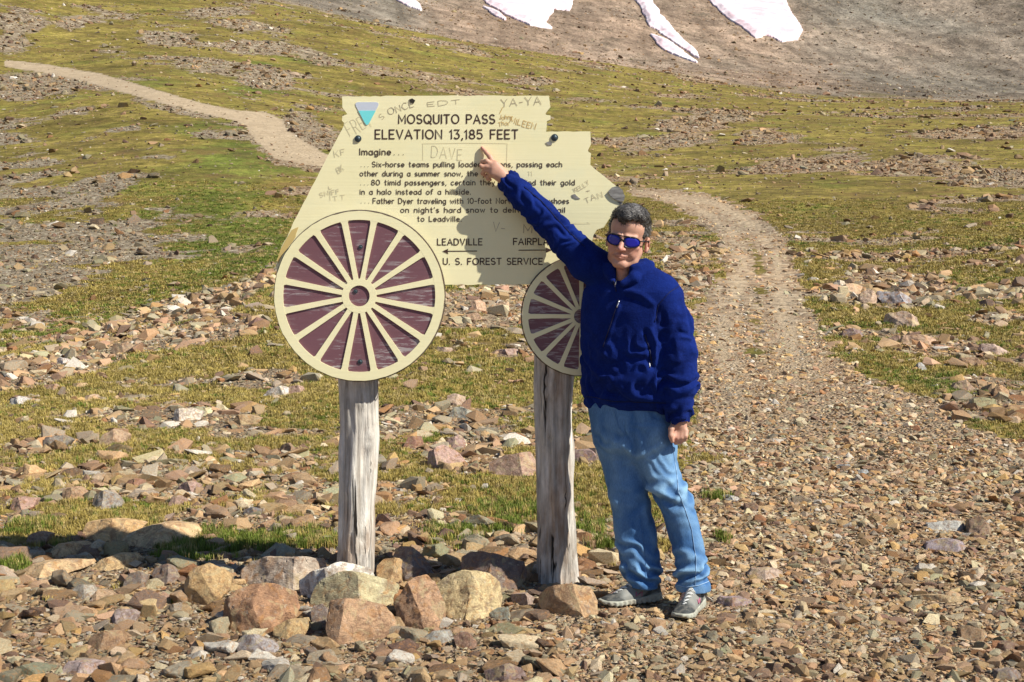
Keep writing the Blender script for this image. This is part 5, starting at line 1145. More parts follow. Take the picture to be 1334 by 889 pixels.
# right hand, pointing (palm turned to the camera side, index on the board)
def hand(S_, w, path):
    for pts, rr, k in path: S_.chain([np.array(p_) for p_ in pts], rr, k)
yt = YS-.004
B_.chain([A3(664, 239, 6.552), A3(655, 231, 6.552)], [.028, .026], .01)
B_.chain([A3(657, 228, 6.552), A3(645, 215, 6.557)], [.023, .021], .01); B_.chain([A3(657, 235, 6.550), A3(642, 226, 6.550)], [.023, .019], .01)
B_.chain([A3(655, 230, 6.552), A3(643, 220, 6.552)], [.025, .021], .01)
B_.chain([A3(644, 215, 6.567), A3(638.5, 205, 6.572), A3(633, 198.5, 6.584), A3(627.8, 192.5, 6.592)], [.0135, .0112, .0098, .0078], .006)
B_.chain([A3(641, 215, 6.550), A3(634, 210, 6.552), A3(628.5, 211, 6.572), A3(630, 216, 6.572)], [.0125, .011, .0098, .009], .005)
B_.chain([A3(641.5, 220, 6.550), A3(634, 217, 6.550), A3(628, 217.5, 6.550), A3(626, 215.5, 6.550)], [.0125, .0105, .0095, .0085], .005)
B_.chain([A3(640, 224, 6.550), A3(632, 222, 6.557), A3(628.5, 226, 6.572), A3(632, 229, 6.577)], [.012, .0102, .009, .0082], .005)
B_.chain([A3(643, 229, 6.552), A3(637, 229, 6.567), A3(635.5, 233, 6.572), A3(639, 234.5, 6.572)], [.011, .0092, .0082, .0075], .005)
# left hand hanging, lightly curled
lw = A3(885, 545, 6.09)
B_.chain([lw, A3(886, 552, 6.085)], [.028, .026], .01)
for px, kx in ((893, 0), (887.5, 1), (882, 2)): B_.chain([A3(886, 550, 6.085), A3(px-1.0, 562, 6.075+.004*kx)], [.022, .0165], .012)
for (px, py, dY, bx, by) in ((893.5, 562, .0, 891.5, 573), (888.5, 564, .0, 886.0, 576), (883.5, 565, .003, 880.5, 577), (878.8, 562.5, .006, 876.5, 573)):
    B_.chain([A3(px, py, 6.07+dY), A3(px-.5, py+6.5, 6.058+dY), A3(bx, by, 6.075+dY), A3(bx+1.5, by+.0, 6.093+dY)], [.0128, .0112, .0100, .009], .004)
B_.chain([A3(879.5, 551, 6.08), A3(874.5, 559, 6.055), A3(874, 568, 6.045), A3(876, 575, 6.05)], [.0145, .0125, .0112, .0095], .006)
V_, F_ = body.mesh(); V_ = lap(V_, F_, 1, .35)
def skin_material():
    b = NB('skin'); pos = b.n('ShaderNodeNewGeometry').outputs['Position']
    a = b.attr('tint'); c = b.mix(a, (.55, .315, .225), (.60, .25, .195))
    c = b.mix(b.attr('crease_shade'), c, (.20, .06, .045))
    c = b.mix(b.ramp(b.noise(pos, 60, 4, .6), [(.4, 0.0), (.7, .4)]), c, (.46, .22, .14))
    n = b.bump(b.noise(pos, 300, 3, .6), .0012, .5)
    m = b.done(c, .5, n, .35); b.b.inputs['Subsurface Weight'].default_value = .08; b.b.inputs['Subsurface Radius'].default_value = (.01, .004, .002); b.b.inputs['Subsurface Scale'].default_value = .5; return m
M_skin = skin_material()
me = np_mesh('person', V_, F_.astype(np.int32), True)
tn = np.zeros(len(V_))
for c, r0, s_ in ((H(0, .11, -.03), .022, .9), (H(-.042, .07, -.035), .026, .6), (H(.042, .07, -.035), .026, .6), (H(0, .09, -.072), .02, .7), (H(.08, -.005, -.01), .03, .6), (H(0, .06, -.14), .04, .3), (A3(628, 193, 6.59), .02, .5), (A3(880, 575, 6.07), .03, .4)):
    tn += s_*np.exp(-((V_-c)**2).sum(1)/r0**2)
def fattr(me, name, vals):
    at = me.color_attributes.new(name, 'FLOAT_COLOR', 'POINT'); v = np.clip(vals, 0, 1); at.data.foreach_set('color', np.stack([v, v, v, np.ones(len(v))], -1).astype(np.float32).ravel())
fattr(me, 'tint', tn)
PB = np.array([.53, 6.2, 0.0])
def person_mesh(name, V_, F_, mat, parent=None, smooth=True):
    V2 = V_-PB; me = np_mesh(name, V2, np.asarray(F_).astype(np.int32), smooth); o = link(name, me, mat); 
    if parent is None: o.location = PB
    else: o.parent = parent
    return o
cr_ = np.zeros(len(V_))
for ax, ac in ((-.026, -.070), (-.018, -.0725), (-.009, -.0735), (0, -.0735), (.009, -.0735), (.018, -.072), (.027, -.069)):
    cr_ += .8*np.exp(-((V_-H(ax, .092-4*ax*ax*3, ac))**2).sum(1)/.0052**2)
for sx in (-1, 1): cr_ += .7*np.exp(-((V_-H(sx*.008, .106, -.043))**2).sum(1)/.005**2)
fattr(me, 'crease_shade', np.clip(cr_, 0, .85))  # lip line and nostrils: shade painted into the skin colour
me.transform(Matrix.Translation(-Vector(PB))); person = link('person', me, M_skin); person.location = PB
tag(person, 'smiling man in blue fleece, faded jeans and sunglasses pointing at the sign', 'person')

# hair ------------------------------------------------------------------
hs = SDF(HC-.22, HC+.24, .003)
hs.ell(H(-.001, -.016, .050), rs_(.0795, .098, .0915), HM, .01)
hs.ell(H(.0, .045, .098), rs_(.062, .050, .030), HM, .03)
hs.ell(H(-.004, .078, .086), rs_(.030, .020, .020), HM, .015)   # forelock
hs.ell(H(.030, .020, .102), rs_(.035, .05, .022), HM, .03)
cutf = lambda X, Y, Z: None
def face_cut(X, Y, Z):
    q = [(X-HC[0])*HM[i][0]+(Y-HC[1])*HM[i][1]+(Z-HC[2])*HM[i][2] for i in range(3)]; a, b_, c = [t/HS for t in q]
    hl = .088-.55*np.clip(np.abs(a+.004)-.022, 0, .1)*0-.9*np.clip(np.abs(a+.006)-.040, 0, .1)      # forehead line
    hl = hl-.030*np.exp(-((a+.008)/.017)**2)+.006*np.sin(a*300)
    d1 = np.maximum(c-hl, -(b_-.036))        # keep above the line when in front
    side = np.where(c < .02, (b_-(-.004-(.02-c)*.35)), (b_-.036-.0*c)); d2 = np.maximum(side, 0)*1.0
    front = np.minimum(b_-.034, hl-c); low = np.maximum(-.045-.55*np.clip(b_+.09, 0, 1)*0-c, 0)
    sideb = np.minimum(b_-(-.002+.0*c)+np.where(c > -.022, -.022, 0), .012-c)      # in front of ears below brow: skin (short sideburn left)
    return np.maximum(np.maximum(front, sideb), -.062-c)*HS
hs.add(face_cut, hs.lo, hs.lo+hs.h*hs.n, .004, 'i', 0)
hs.ell(H(.079, -.008, -.010), rs_(.018, .022, .036), HM, .003, 's'); hs.ell(H(-.079, -.008, -.010), rs_(.018, .022, .036), HM, .003, 's')
Vh, Fh = hs.mesh(); Nh = vnorm(Vh, Fh); L_ = (Vh-HC)@HM.T/HS
comb = L_[:, 0]*1.0+L_[:, 1]*.35
strand = noise3(L_[:, 0]*26+L_[:, 2]*8, L_[:, 1]*95, L_[:, 2]*95)*.0022+noise3(L_[:, 0]*14+L_[:, 2]*10, L_[:, 1]*38, L_[:, 2]*38)*.0048
Vh = Vh+Nh*strand[:, None]
def hair_material():
    b = NB('hair'); co = b.co('Object'); m = b.mapping(co, (1, 1, 1), (0, math.radians(20), math.radians(-15)))
    s1 = b.noise(b.mapping(m, (30, 230, 230)), 1, 4, .6, .5); g = b.attr('tint')
    c = b.ramp(s1, [(.32, (.006, .005, .005)), (.55, (.020, .017, .015)), (.75, (.07, .064, .058))])
    gc = b.ramp(s1, [(.35, (.03, .027, .025)), (.52, (.13, .12, .11)), (.66, (.50, .48, .46))])
    c = b.mix(g, c, gc); return b.done(c, .42, b.bump(s1, .003, .9), .45)
M_hair = hair_material()
hair = person_mesh('hair', Vh, Fh, M_hair, person)
ht = np.clip(.22+.75*sstep(.035, -.01, L_[:, 2])+.8*np.exp(-(((L_[:, 0]-.012)/.028)**2+((L_[:, 1]-.03)/.05)**2))*sstep(.06, .1, L_[:, 2])+.4*fbm(L_[:, 0]*30, L_[:, 1]*30, L_[:, 2]*30, 3), 0, 1)
fattr(hair.data, 'tint', ht)
# short locks over the cap
rr = np.random.default_rng(5); ks = rr.choice(len(Vh), 1500, replace=False); lv, lf = [], []
for k in ks:
    if L_[k, 2] < .03 and L_[k, 1] > 0: continue
    c = Vh[k]; n = Nh[k]; cd = HR*(.55 if L_[k, 2] > .06 else 0)+HF*(.25 if L_[k, 2] > .06 else -.5)-HU*(.9 if L_[k, 2] < .07 else .1); cd = cd-n*(cd@n); cd /= np.linalg.norm(cd)+1e-9
    cd = cd+rr.normal(size=3)*.22; L = rr.uniform(.012, .026); sd = np.cross(cd, n); sd /= np.linalg.norm(sd)+1e-9; w2 = rr.uniform(.0008, .0018); n0 = len(lv)
    p0 = c-n*.001; p1 = c+cd*L*.5+n*.0035; p2 = c+cd*L+n*.001
    lv += [p0-sd*w2, p0+sd*w2, p1-sd*w2, p1+sd*w2, p2]; lf += [[n0, n0+1, n0+3, n0+2], [n0+2, n0+3, n0+4]]
me = np_mesh('hair_locks', np.array(lv)-PB, lf); me.materials.append(M_hair); fattr(me, 'tint', rr.uniform(0, .8, len(lv))); lk = link('hair_locks', me); lk.parent = hair; lk['kind'] = 'stuff'
# eyebrow hint and sunglasses
M_lens = NB('mirror_lens'); _c = M_lens.co('Object'); _f = M_lens.n('ShaderNodeSeparateXYZ'); M_lens.L.new(_c, _f.inputs[0])
M_lens = M_lens.done((.008, .012, .30), .22, None, .5, Coat_Weight=.15)
M_frame = flat('black_frame', (.012, .010, .012), .3, .5); M_zip = NB('zip_metal').done((.55, .56, .58), .35, None, .5, Metallic=.8)
gl = empty('sunglasses'); gl.parent = person; gl.matrix_parent_inverse = Matrix.Identity(4); gl.location = Vector(HC-PB)
def glass_pt(a, c, off=0.0):
    b_ = .101-.9*max(abs(a)-.012, 0)**1.0*.25-4.2*a*a*.9+off; return Vector(H(a, b_, c)-HC)
def lens(sx):
    outl = []
    for i in range(28):
        t = 2*math.pi*i/28; x = math.cos(t); y = math.sin(t); ex = .0300*abs(x)**.8*math.copysign(1, x); ey = .0225*abs(y)**.85*math.copysign(1, y)
        if y < 0: ex *= 1-.16*(-y); ex += sx*(-.002)*(-y)
        outl.append((sx*.0350+ex, .001+ey-(.002 if sx*x < 0 and y < 0 else 0)))
    bm = bmesh.new(); cf = bm.verts.new(glass_pt(sx*.0350, .002, .001)); vs = [bm.verts.new(glass_pt(a, c)) for a, c in outl]
    mid = [bm.verts.new(glass_pt(sx*.0350+(a-sx*.0350)*.55, .002+(c-.002)*.55, .001)) for a, c in outl]; bk = [bm.verts.new(glass_pt(a, c, -.0025)) for a, c in outl]
    for i in range(28):
        j = (i+1) % 28; bm.faces.new((cf, mid[i], mid[j])); bm.faces.new((mid[i], vs[i], vs[j], mid[j])); bm.faces.new((vs[i], bk[i], bk[j], vs[j]))
    bm.faces.new(bk[::-1]); me = bm_mesh(bm, 'lens', M_lens, False); [setattr(p_, 'use_smooth', True) for p_ in me.polygons]; o = link('lens', me); o.parent = gl
    tube('rim', [glass_pt(a, c) for a, c in outl]+[glass_pt(*outl[0])], .0021, M_frame, gl)
def tube(name, pts, r, mat, parent, n=8, flat_=1.0):
    pts = [Vector(p_) for p_ in pts]; vs, fs = [], []; prev = None
    for i, p_ in enumerate(pts):
        d = (pts[min(i+1, len(pts)-1)]-pts[max(i-1, 0)]).normalized(); a = d.cross(Vector((0, 0, 1)) if abs(d.z) < .9 else Vector((1, 0, 0))).normalized()
        if prev is not None and a.dot(prev) < 0: a = -a
        prev = a; b_ = d.cross(a); rad = r[i] if hasattr(r, '__len__') else r
        for k in range(n): t = 2*math.pi*k/n; vs.append(p_+a*math.cos(t)*rad+b_*math.sin(t)*rad*flat_)
    for i in range(len(pts)-1):
        for k in range(n): j = (k+1) % n; fs.append([i*n+k, i*n+j, (i+1)*n+j, (i+1)*n+k])
    fs += [list(range(n))[::-1], [(len(pts)-1)*n+k for k in range(n)]]
    me = np_mesh(name, [tuple(v) for v in vs], fs, True); bm = bmesh.new(); bm.from_mesh(me); bmesh.ops.recalc_face_normals(bm, faces=bm.faces); bm.to_mesh(me); bm.free(); me.materials.append(mat)
    o = link(name, me); o.parent = parent; return o
for sx in (-1, 1): lens(sx)
tube('bridge', [glass_pt(-.009, .006), glass_pt(0, .010, .003), glass_pt(.009, .006)], .0026, M_frame, gl)
tube('brow_bar', [glass_pt(-.045, .0205), glass_pt(-.02, .0235, .001), glass_pt(0, .0225, .003), glass_pt(.02, .0235, .001), glass_pt(.045, .0205)], .0024, M_frame, gl)
for sx in (-1, 1):
    tube('temple', [glass_pt(sx*.064, .010), Vector(H(sx*.074, .072, .012)-HC), Vector(H(sx*.081, .0, .010)-HC), Vector(H(sx*.080, -.018, -.002)-HC)], .0026, M_frame, gl)

# fleece jacket ----------------------------------------------------------
def blue_fleece():
    b = NB('blue_fleece'); pos = b.n('ShaderNodeNewGeometry').outputs['Position']
    c = b.mix(b.ramp(b.noise(pos, 9, 4, .6), [(.3, 0.0), (.7, 1.0)]), (.003, .0095, .080), (.005, .019, .150))
    c = b.mix(b.ramp(b.noise(pos, 130, 3, .6), [(.45, 0.0), (.7, .5)]), c, (.008, .026, .19))
    n = b.bump(b.noise(pos, 55, 4, .6), .004, .5); n = b.bump(b.noise(pos, 220, 3, .7), .002, .7, n)
    m = b.done(c, .95, n, .1); b.b.inputs['Sheen Weight'].default_value = .12; b.b.inputs['Sheen Tint'].default_value = (.1, .2, 1, 1); b.b.inputs['Sheen Roughness'].default_value = .5; return m
M_fleece = blue_fleece()
J = SDF((-.12, 5.90, .80), (.90, 6.60, 1.96), .0045)
def row(py, xl, xr, Y, b_):
    Y = YD(py, Y); a = P(xl, py, Y); c = P(xr, py, Y); return (a.z, (a.x+c.x)/2, Y, (c.x-a.x)/2, b_)
J.loft([row(533, 770, 868, 6.29, .118), row(527, 764, 870, 6.29, .128), row(515, 760, 871, 6.28, .140), row(495, 759, 870, 6.28, .148), row(465, 759, 868, 6.28, .145), row(435, 758, 870, 6.28, .140), row(405, 758, 876, 6.28, .132), row(380, 760, 880, 6.28, .115), row(362, 772, 872, 6.29, .09), row(348, 790, 850, 6.30, .07), row(338, 800, 842, 6.31, .05)], .02, .42, 2.4)
J.cone(A3(806, 362, 6.31), A3(784, 350, 6.38), .06, .075, .03); J.cone(A3(836, 362, 6.27), A3(868, 388, 6.18), .055, .072, .03)
J.chain([A3(784, 352, 6.38), A3(765, 342, 6.42), A3(742, 319, 6.475), A3(706, 281, 6.53), A3(680, 255, 6.545), A3(665, 239, 6.55)], [.086, .084, .072, .062, .054, .046], .02)
J.chain([A3(866, 393, 6.17), A3(880, 425, 6.125), A3(886, 462, 6.095), A3(887, 500, 6.085), A3(885, 527, 6.085), A3(885, 541, 6.088)], [.077, .073, .072, .067, .060, .051], .02)
J.cone(A3(668, 242, 6.55), A3(662.5, 236.5, 6.55), .049, .049, .006); J.cone(A3(885, 538, 6.088), A3(885, 541, 6.088), .055, .054, .006)
# collar: a stand-up band, open at the front
def collar(S_):
    c = nb+np.array([.0, .0, .01]); pts = []
    for i in range(25):
        t = math.radians(-62+ (360-70)*i/24-0)   # angle measured from front
        fr = np.array([-.25, -.97, 0]); rt = np.array([.97, -.25, 0])
        ang = math.radians(28)+math.radians(304)*i/24
        h_ = .036+.030*(1-math.cos(ang))/2
        ra = .088+.018*(math.sin(ang) > 0)*math.sin(ang)
        d = fr*math.cos(ang)+rt*math.sin(ang); p0 = c+d*ra*np.array([1, .95, 1]); pts.append((p0+np.array([0, 0, -.01+.0*h_]), p0*1.0+d*.008+np.array([0, 0, h_+.012])))
    for (a, b_), (a2, b2) in zip(pts, pts[1:]):
        for t in (0, .33, .66, 1.0): S_.cone(a+(b_-a)*t, a2+(b2-a2)*t, .0135, .0135, .010)
collar(J)
# left (camera-right) collar wing folded out
J.cone(A3(841, 343, 6.22), A3(826, 362, 6.14), .020, .020, .015); J.cone(A3(826, 362, 6.14), A3(811, 370, 6.13), .020, .014, .015); J.cone(A3(792, 350, 6.24), A3(797, 366, 6.17), .016, .014, .015)
J.cone(H(0, -.01, -.06), nb+np.array([-.012, -.03, .03]), .055, .058, .004, 's')       # neck hole
# open cuffs, hem
J.cone(A3(662, 236, 6.55), A3(655, 229, 6.55), .038, .038, .004, 's'); J.cone(A3(885, 543, 6.088), A3(885, 556, 6.088), .042, .042, .004, 's')
V_, F_ = J.mesh(); V_ = lap(V_, F_, 1, .3); N = vnorm(V_, F_); X, Y, Z = V_.T
qx, qy = proj(X, Y, Z)
def axis_t(a, b_): a = np.array(a); b_ = np.array(b_); d = b_-a; return ((V_-a)@d)/(d@d), np.linalg.norm(V_-a-np.clip(((V_-a)@d)/(d@d), 0, 1)[:, None]*d, axis=1)
d = np.zeros(len(V_))
tR, dR = axis_t(A3(765, 342, 6.42), A3(662, 236, 6.55)); onR = sstep(.0, .12, tR)*(dR < .12)*(qx < 775)
tL, dL = axis_t(A3(872, 400, 6.15), A3(885, 545, 6.088)); onL = sstep(-.05, .1, tL)*(dL < .12)*(qx > 855)
nA = fbm(X*5, Y*5, Z*5, 3)
d += onR*(.0040*np.sin(tR*42+nA*11+(Y-6.45)*40)*sstep(.1, .3, tR)+.008*fbm(X*8+Z*8, Y*8, (Z-X)*4, 2))
d += onR*np.where(np.abs((X-Z*.98)-(.0))<9, 0, 0)
d += onL*(.0065*np.sin(tL*34+nA*10+(X-.72)*25)*sstep(.45, .75, tL)+.0045*np.sin(tL*15+nA*11+(X-.7)*30)+.007*fbm(X*7, Y*7, Z*10, 2))
tor = (1-np.clip(onR+onL, 0, 1))
diag = (X+Z*.9); d += tor*(.010*fbm(X*4+Z*3, Y*3, Z*4-X*3, 2)+.007*np.sin(diag*34+nA*9)*sstep(1.28, 1.05, Z)*sstep(-.3, .35, noise3(X*4, Y*4, Z*4)+.2))
d += tor*.007*np.sin((Z+X*.55)*48+nA*6)*np.exp(-((Z-P(0, 505, 6.28).z)/.07)**2)
# seams: arm-hole, sleeve seam, chest yoke; pockets as raised lips
def near_line(pts, w_):
    dd = np.full(len(V_), 1e9)
    for (ax, ay), (bx, by) in zip(pts, pts[1:]):
        ex, ey = bx-ax, by-ay; t = np.clip(((qx-ax)*ex+(qy-ay)*ey)/(ex*ex+ey*ey), 0, 1); dd = np.minimum(dd, np.hypot(qx-ax-t*ex, qy-ay-t*ey))
    return np.exp(-(dd/w_)**2)*(N[:, 1] < .15)
d -= .006*near_line([(683, 244), (705, 262), (735, 296), (765, 325), (772, 345)], 2.2)
d -= .006*near_line([(888, 372), (872, 381), (858, 397), (853, 420), (862, 450)], 2.4)
d += .007*near_line([(812, 379), (822, 380), (838, 386), (850, 396)], 4.0)-.006*near_line([(815, 387), (835, 394)], 2.0)
d -= .010*near_line([(840, 432), (846, 452), (850, 478)], 3.5); d += .008*near_line([(848, 430), (856, 450), (852, 474)], 3.0)
d += .006*near_line([(788, 462), (795, 430), (806, 400)], 3.0)
d -= .006*near_line([(760, 519), (800, 525), (872, 526)], 1.8)
V_ = V_+N*d[:, None]
# waist hem follows the photograph: trim below the line
jk = person_mesh('fleece_jacket', V_, F_, M_fleece, person)
bvhJ = BVHTree.FromPolygons([tuple(v) for v in V_], [tuple(map(int, f)) for f in F_])
def drape(bvh, pts, off=.002, step=2.0):
    out = []
    o0 = Vector((0, 0, EYE))
    for (a, b_), (c, d_) in zip(pts, pts[1:]):
        n = max(1, int(math.hypot(c-a, d_-b_)/step))
        for i in range(n+1):
            t = i/n; p_ = P(a+(c-a)*t, b_+(d_-b_)*t, 6); h_ = bvh.ray_cast(o0, (p_-o0).normalized())
            if h_[0] is not None and (not out or (h_[0]-out[-1]).length > .002): out.append(h_[0]+h_[1]*(off if h_[1].y < 0 else -off))
    return [v-Vector(PB) for v in out]
def strip(name, bvh, pts, r, mat, parent, fl=1.0, label=None):
    q = drape(bvh, pts)
    if len(q) > 1:
        o = tube(name, q, r, mat, parent, 6, fl)
        if label: o['label'] = label
        return o
M_dark = flat('navy_trim', (.004, .006, .04), .6); 
strip('front_zip', bvhJ, [(799, 366), (803, 380)], .0028, M_dark, jk); strip('zip_pull', bvhJ, [(803.5, 362), (801.5, 372)], .0030, M_zip, jk, label='silver collar zip pull')
strip('pocket_zip', bvhJ, [(806, 391), (797, 420), (786, 452)], .0026, M_dark, jk); strip('zip_pull', bvhJ, [(807, 392), (804, 401)], .0028, M_zip, jk, label='silver chest pocket zip pull')
strip('pocket_zip', bvhJ, [(840, 436), (846, 455), (850, 476)], .003, M_dark, jk); strip('zip_pull', bvhJ, [(845.5, 473), (846.5, 479)], .0032, M_zip, jk, label='silver side pocket zip pull')

strip('arm_seam', bvhJ, [(886, 372), (872, 381), (858, 397), (853, 420)], .0014, M_dark, jk)
strip('sleeve_seam', bvhJ, [(683, 244), (705, 262), (735, 296), (762, 322)], .0014, M_dark, jk)
strip('waist_band', bvhJ, [(764, 516), (800, 523), (868, 525)], .0014, M_dark, jk)
# jeans -------------------------------------------------------------------
T_ = SDF((.20, 5.85, .0), (.98, 6.56, .98), .0045)
def prow(py, xl, xr, Y, b_): return row(py, xl, xr, Y, b_)
T_.loft([prow(515, 768, 868, 6.29, .105), prow(530, 768, 870, 6.29, .115), prow(555, 771, 873, 6.285, .122), prow(580, 774, 877, 6.28, .118), prow(597, 789, 872, 6.28, .085)], .01, .30, 2.4)
T_.loft([prow(530, 770, 826, 6.33, .09), prow(560, 773, 832, 6.33, .10), prow(580, 777.5, 838, 6.325, .10), prow(597, 781.5, 842, 6.32, .098), prow(620, 786, 843, 6.31, .092), prow(645, 792, 845, 6.29, .085), prow(660, 796, 848, 6.285, .082), prow(690, 800, 855, 6.285, .082), prow(715, 804.5, 858, 6.285, .082), prow(736, 807, 861, 6.28, .085), prow(748, 811, 861, 6.275, .088), prow(757, 815, 860, 6.27, .088), prow(764, 819, 857, 6.265, .084)], .03, .1, 2.2)
T_.loft([prow(555, 812, 874, 6.25, .105), prow(583, 820, 876, 6.235, .105), prow(614, 834, 884, 6.205, .100), prow(635, 844, 896, 6.175, .092), prow(646, 850, 901, 6.16, .090), prow(660, 857, 904, 6.15, .086), prow(684, 867, 911, 6.145, .082), prow(712, 875, 916, 6.14, .082), prow(732, 879, 920, 6.135, .085), prow(748, 879, 923, 6.13, .088), prow(760, 881, 925, 6.125, .088), prow(768, 882, 924, 6.12, .086)], .03, .1, 2.2)
V_, F_ = T_.mesh(); V_ = lap(V_, F_, 1, .3); N = vnorm(V_, F_); X, Y, Z = V_.T; qx, qy = proj(X, Y, Z); nA = fbm(X*5, Y*5, Z*5, 3)
isR = (qx < np.interp(qy, [560, 597, 640, 700, 760], [815, 826, 847, 865, 872])).astype(float)
def band(c, w_): return np.exp(-((qy-c)/w_)**2)
d = .007*fbm(X*6+Z*2, Y*6, Z*5-X*2, 3)+.002*np.sin(Z*70+X*50+nA*9)*sstep(-.1, .4, noise3(X*5, Y*5, Z*5))
d += isR*(.012*np.sin((Z*95)+(X)*35+nA*7)*band(748, 15)+.005*np.sin(Z*60+X*30+nA*6)*band(715, 18)+.005*np.sin(Z*55-X*45+nA*6)*band(660, 22))
d += (1-isR)*(.012*np.sin(Z*100-X*40+nA*7)*band(748, 15)+.010*np.sin(Z*75-X*60+nA*5)*band(642, 14)+.005*np.sin(Z*50+X*40+nA*7)*band(700, 22)+.004*np.sin(Z*60+X*70+nA*6)*band(565, 22))
d += .007*near_line([(825, 592), (812, 583), (800, 578)], 4)+.007*near_line([(827, 596), (845, 590), (862, 580)], 4)-.008*near_line([(823, 560), (826, 596)], 3.5)
d += .009*near_line([(846, 634), (862, 642), (880, 652)], 4.5)-.008*near_line([(848, 645), (866, 654), (884, 660)], 4.5)+.007*near_line([(850, 622), (870, 626), (886, 640)], 4)
d += .010*near_line([(882, 752), (894, 742), (912, 740)], 3.2)-.010*near_line([(886, 758), (900, 750), (914, 750)], 3.5)
d += .010*near_line([(812, 738), (828, 746), (850, 748)], 3.2)-.010*near_line([(815, 748), (830, 755), (850, 757)], 3.5)
V_ = V_+N*d[:, None]
def denim():
    b = NB('denim'); pos = b.n('ShaderNodeNewGeometry').outputs['Position']; fade = b.attr('tint')
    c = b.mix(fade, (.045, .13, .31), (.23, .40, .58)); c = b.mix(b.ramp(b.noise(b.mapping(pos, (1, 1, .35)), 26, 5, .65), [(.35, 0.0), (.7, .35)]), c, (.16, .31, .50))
    c = b.mix(1.0, c, b.ramp(b.noise(b.mapping(pos, (420, 420, 60)), 1, 3, .6), [(.3, .78), (.7, 1.2)]), 'MULTIPLY')
    n = b.bump(b.noise(pos, 70, 4, .6), .003, .45); n = b.bump(b.noise(b.mapping(pos, (700, 700, 300)), 1, 2, .5), .001, .5, n)
    return b.done(c, .85, n, .15)
M_denim = denim()
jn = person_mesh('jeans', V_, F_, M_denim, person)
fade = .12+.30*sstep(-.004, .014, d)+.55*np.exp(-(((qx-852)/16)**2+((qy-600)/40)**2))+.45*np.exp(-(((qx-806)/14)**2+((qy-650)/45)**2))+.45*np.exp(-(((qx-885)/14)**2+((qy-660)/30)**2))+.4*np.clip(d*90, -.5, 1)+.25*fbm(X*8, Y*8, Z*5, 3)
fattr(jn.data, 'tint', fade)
bvhT = BVHTree.FromPolygons([tuple(v) for v in V_], [tuple(map(int, f)) for f in F_])
M_seam = flat('pale_seam', (.34, .50, .68), .9); M_seam_d = flat('dark_seam', (.07, .17, .36), .8)
strip('side_seam', bvhT, [(874, 570), (879, 600), (884, 640), (893, 665), (901, 690), (907, 730), (906, 764)], .0014, M_seam, jn, .6, 'pale worn outer seam')
strip('side_seam', bvhT, [(834, 668), (838, 700), (841, 730), (841, 758)], .0012, M_seam_d, jn, .6, 'dark inner seam of the other leg')
strip('hem', bvhT, [(883, 763), (895, 765), (910, 763), (923, 758)], .0024, M_seam, jn, .6)
strip('fly_seam', bvhT, [(800, 534), (806, 556), (822, 575)], .0012, M_seam_d, jn, .6)
strip('pocket_seam', bvhT, [(842, 532), (850, 545), (868, 552)], .0012, M_seam_d, jn, .6)

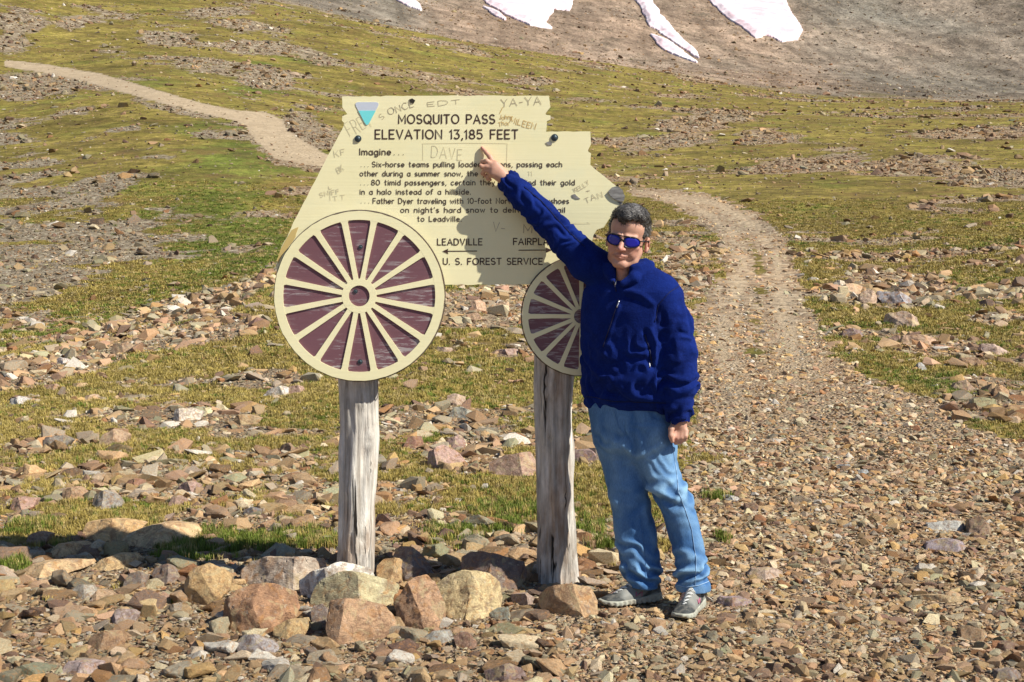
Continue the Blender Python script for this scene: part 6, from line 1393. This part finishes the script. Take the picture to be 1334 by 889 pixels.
# shoes ---------------------------------------------------------------------
def shoe(heel, toe, hgt, wid, label):
    heel = np.array(heel, float); toe = np.array(toe, float); f = toe-heel; L = np.linalg.norm(f); f /= L; r = np.cross(f, [0, 0, 1]); r /= np.linalg.norm(r); u = np.cross(r, f)
    W = lambda a, b_, c: heel+f*a*L+r*b_*wid+u*c*hgt     # a 0..1, b -1..1, c 0..1
    wa_ = lambda t: np.interp(t, [0, .08, .3, .5, .75, .9, 1.0], [.55, .78, .80, .82, 1.0, .85, .35])
    def local(X, Y, Z):
        dx, dy, dz = X-heel[0], Y-heel[1], Z-heel[2]; return (dx*f[0]+dy*f[1]+dz*f[2])/L, dx*r[0]+dy*r[1]+dz*r[2], dx*u[0]+dy*u[1]+dz*u[2]
    out = []
    for part in ('sole', 'upper'):
        g = SDF(np.minimum(heel, toe)-np.array([.1, .1, .04]), np.maximum(heel, toe)+np.array([.1, .1, hgt+.09]), .003)
        if part == 'sole':
            def fn(X, Y, Z):
                a, b_, c = local(X, Y, Z); w2 = wa_(np.clip(a, 0, 1))*wid*1.06; lo = .006*np.clip((a-.72)/.28, 0, 1)**2*3+.004*np.clip(.1-a, 0, 1)*10; hi = np.interp(a, [0, .15, .45, .75, 1], [.040, .036, .026, .024, .030])
                d1 = np.maximum(np.abs(b_)-w2, np.maximum((-a-.01)*L, (a-1.0)*L)); d2 = np.maximum(lo-c, c-hi); tre = .0025*np.sin(a*L*260)*(c < .02)
                return np.sqrt(np.maximum(d1+.006, 0)**2+np.maximum(d2+.006, 0)**2)+np.minimum(np.maximum(d1, d2)+.006, 0)-.006+tre*(c < .018)
        else:
            def fn(X, Y, Z):
                a, b_, c = local(X, Y, Z); w2 = wa_(np.clip(a, 0, 1))*wid*np.interp(c/hgt, [0, .4, .8, 1.2], [1.0, .95, .62, .5]); top = np.interp(a, [-.02, .02, .12, .35, .5, .75, .92, 1.02], [.6, .98, 1.05, 1.10, .86, .50, .36, .12])*hgt
                e = np.sqrt((b_/np.maximum(w2, .004))**2+(np.maximum(c-.02, 0)/np.maximum(top-.02, .004))**2.4)
                return np.maximum(np.maximum((e-1)*.028, .018-c), np.maximum((-a-.005)*L, (a-1.0)*L))
        g.add(fn, g.lo, g.lo+g.h*g.n, .004, 'u', 0); 
        if part == 'upper':
            g.cone(W(.16, 0, .75), W(.2, 0, 1.5), .030, .036, .006, 's')
        out.append(g.mesh())
    (Vs, Fs), (Vu, Fu) = out; Vs = lap(Vs, Fs, 1, .4); Vu = lap(Vu, Fu, 2, .4)
    up_ = person_mesh('shoe', Vu, Fu, M_shoe, person); up_['label'] = label
    a = ((Vu-heel)@f)/L; b_ = ((Vu-heel)@r)/wid; c = ((Vu-heel)@u)/hgt
    dark = .45+.5*sstep(.62, .75, a)*sstep(.5, .2, np.abs(c-.25))+sstep(.10, -.05, np.abs(c-(.30+.25*np.sin(a*7+1)))-.06)*.8+sstep(.83, .9, a)*.5+sstep(.10, .03, a)*.6+sstep(.25, .1, np.abs(b_))*sstep(.4, .5, a)*.7+sstep(.05, .0, np.abs(c-.14)-.03)*.7
    fattr(up_.data, 'tint', dark)
    person_mesh('sole', Vs, Fs, M_sole, up_).parent = up_
    bv = BVHTree.FromPolygons([tuple(v) for v in Vu], [tuple(map(int, q)) for q in Fu])
    def onto(pts, off=.002):
        o_ = []
        for a_, b2, c_ in pts:
            s_ = Vector(W(a_, b2, c_)); t_ = Vector(W(a_, 0, .35)); h_ = bv.ray_cast(s_+(s_-t_)*.5, (t_-s_).normalized())
            if h_[0] is not None: o_.append(h_[0]-(t_-s_).normalized()*off-Vector(PB))
        return o_
    for i in range(5):
        t = .42+.075*i; q = onto([(t, -.5, .9), (t+.01, -.25, 1.2), (t+.03, 0, 1.4), (t+.03, .25, 1.2), (t+.04, .5, .9)])
        if len(q) > 2: tube('lace', q, .0032, M_lace, up_, 6)
        if i < 4:
            q = onto([(t, -.45, .95), (t+.04, 0, 1.4), (t+.075, .45, .95)])
            if len(q) > 2: tube('lace', q, .0028, M_lace, up_, 6)
    return up_, onto, W
def shoe_mat():
    b = NB('shoe_mesh'); pos = b.n('ShaderNodeNewGeometry').outputs['Position']; t = b.attr('tint')
    c = b.mix(t, (.36, .37, .34), (.045, .05, .05)); c = b.mix(b.ramp(b.noise(pos, 40, 4, .6), [(.45, 0.0), (.7, .5)]), c, (.28, .26, .22))
    return b.done(c, .6, b.bump(b.noise(pos, 260, 3, .6), .0015, .6), .3)
M_shoe = shoe_mat(); M_sole = NB('shoe_sole'); _p = M_sole.n('ShaderNodeNewGeometry').outputs['Position']
M_sole = M_sole.done(M_sole.mix(M_sole.ramp(M_sole.noise(_p, 30, 4, .6), [(.4, 0.0), (.65, .8)]), (.40, .41, .34), (.22, .19, .15)), .75)
M_lace = flat('lace', (.55, .56, .54), .8); M_logo = flat('logo_pink', (.42, .12, .20), .6); M_logo_bg = flat('logo_pale', (.58, .56, .55), .6)
zg = .004
def gpt(px, py, z_):   # point at height z_ on the sight line
    p1 = P(px, py, 1.0); d_ = p1-Vector((0, 0, EYE)); t = (z_-EYE)/d_.z; return Vector((0, 0, EYE))+d_*t
hR = gpt(858, 781, .006); tR_ = gpt(781, 790, .006); hL = gpt(923, 789, .012); tL_ = gpt(884, 809, .006)
hL = Vector(tL_)+(Vector((hL.x+.03, hL.y+.17, .012))-Vector(tL_)).normalized()*.285
def logo(S_, side):
    up_, onto, W = S_
    q = [(.36, side*1.1, .34), (.34, side*1.1, .62), (.46, side*1.1, .38), (.44, side*1.1, .66)]; p_ = onto(q, .0015)
    if len(p_) == 4: tube('letter_mark', p_, .0034, M_logo, up_, 6, .7)['label'] = 'pink-outlined letter N on the shoe side'
sR = shoe(hR, tR_, .100, .046, 'grey running shoe seen from its side, toe in shade'); sL = shoe(hL, tL_, .105, .047, 'grey running shoe pointing towards the viewer')
for S_, side in ((sR, 1), (sR, -1), (sL, 1), (sL, -1)): logo(S_, side)
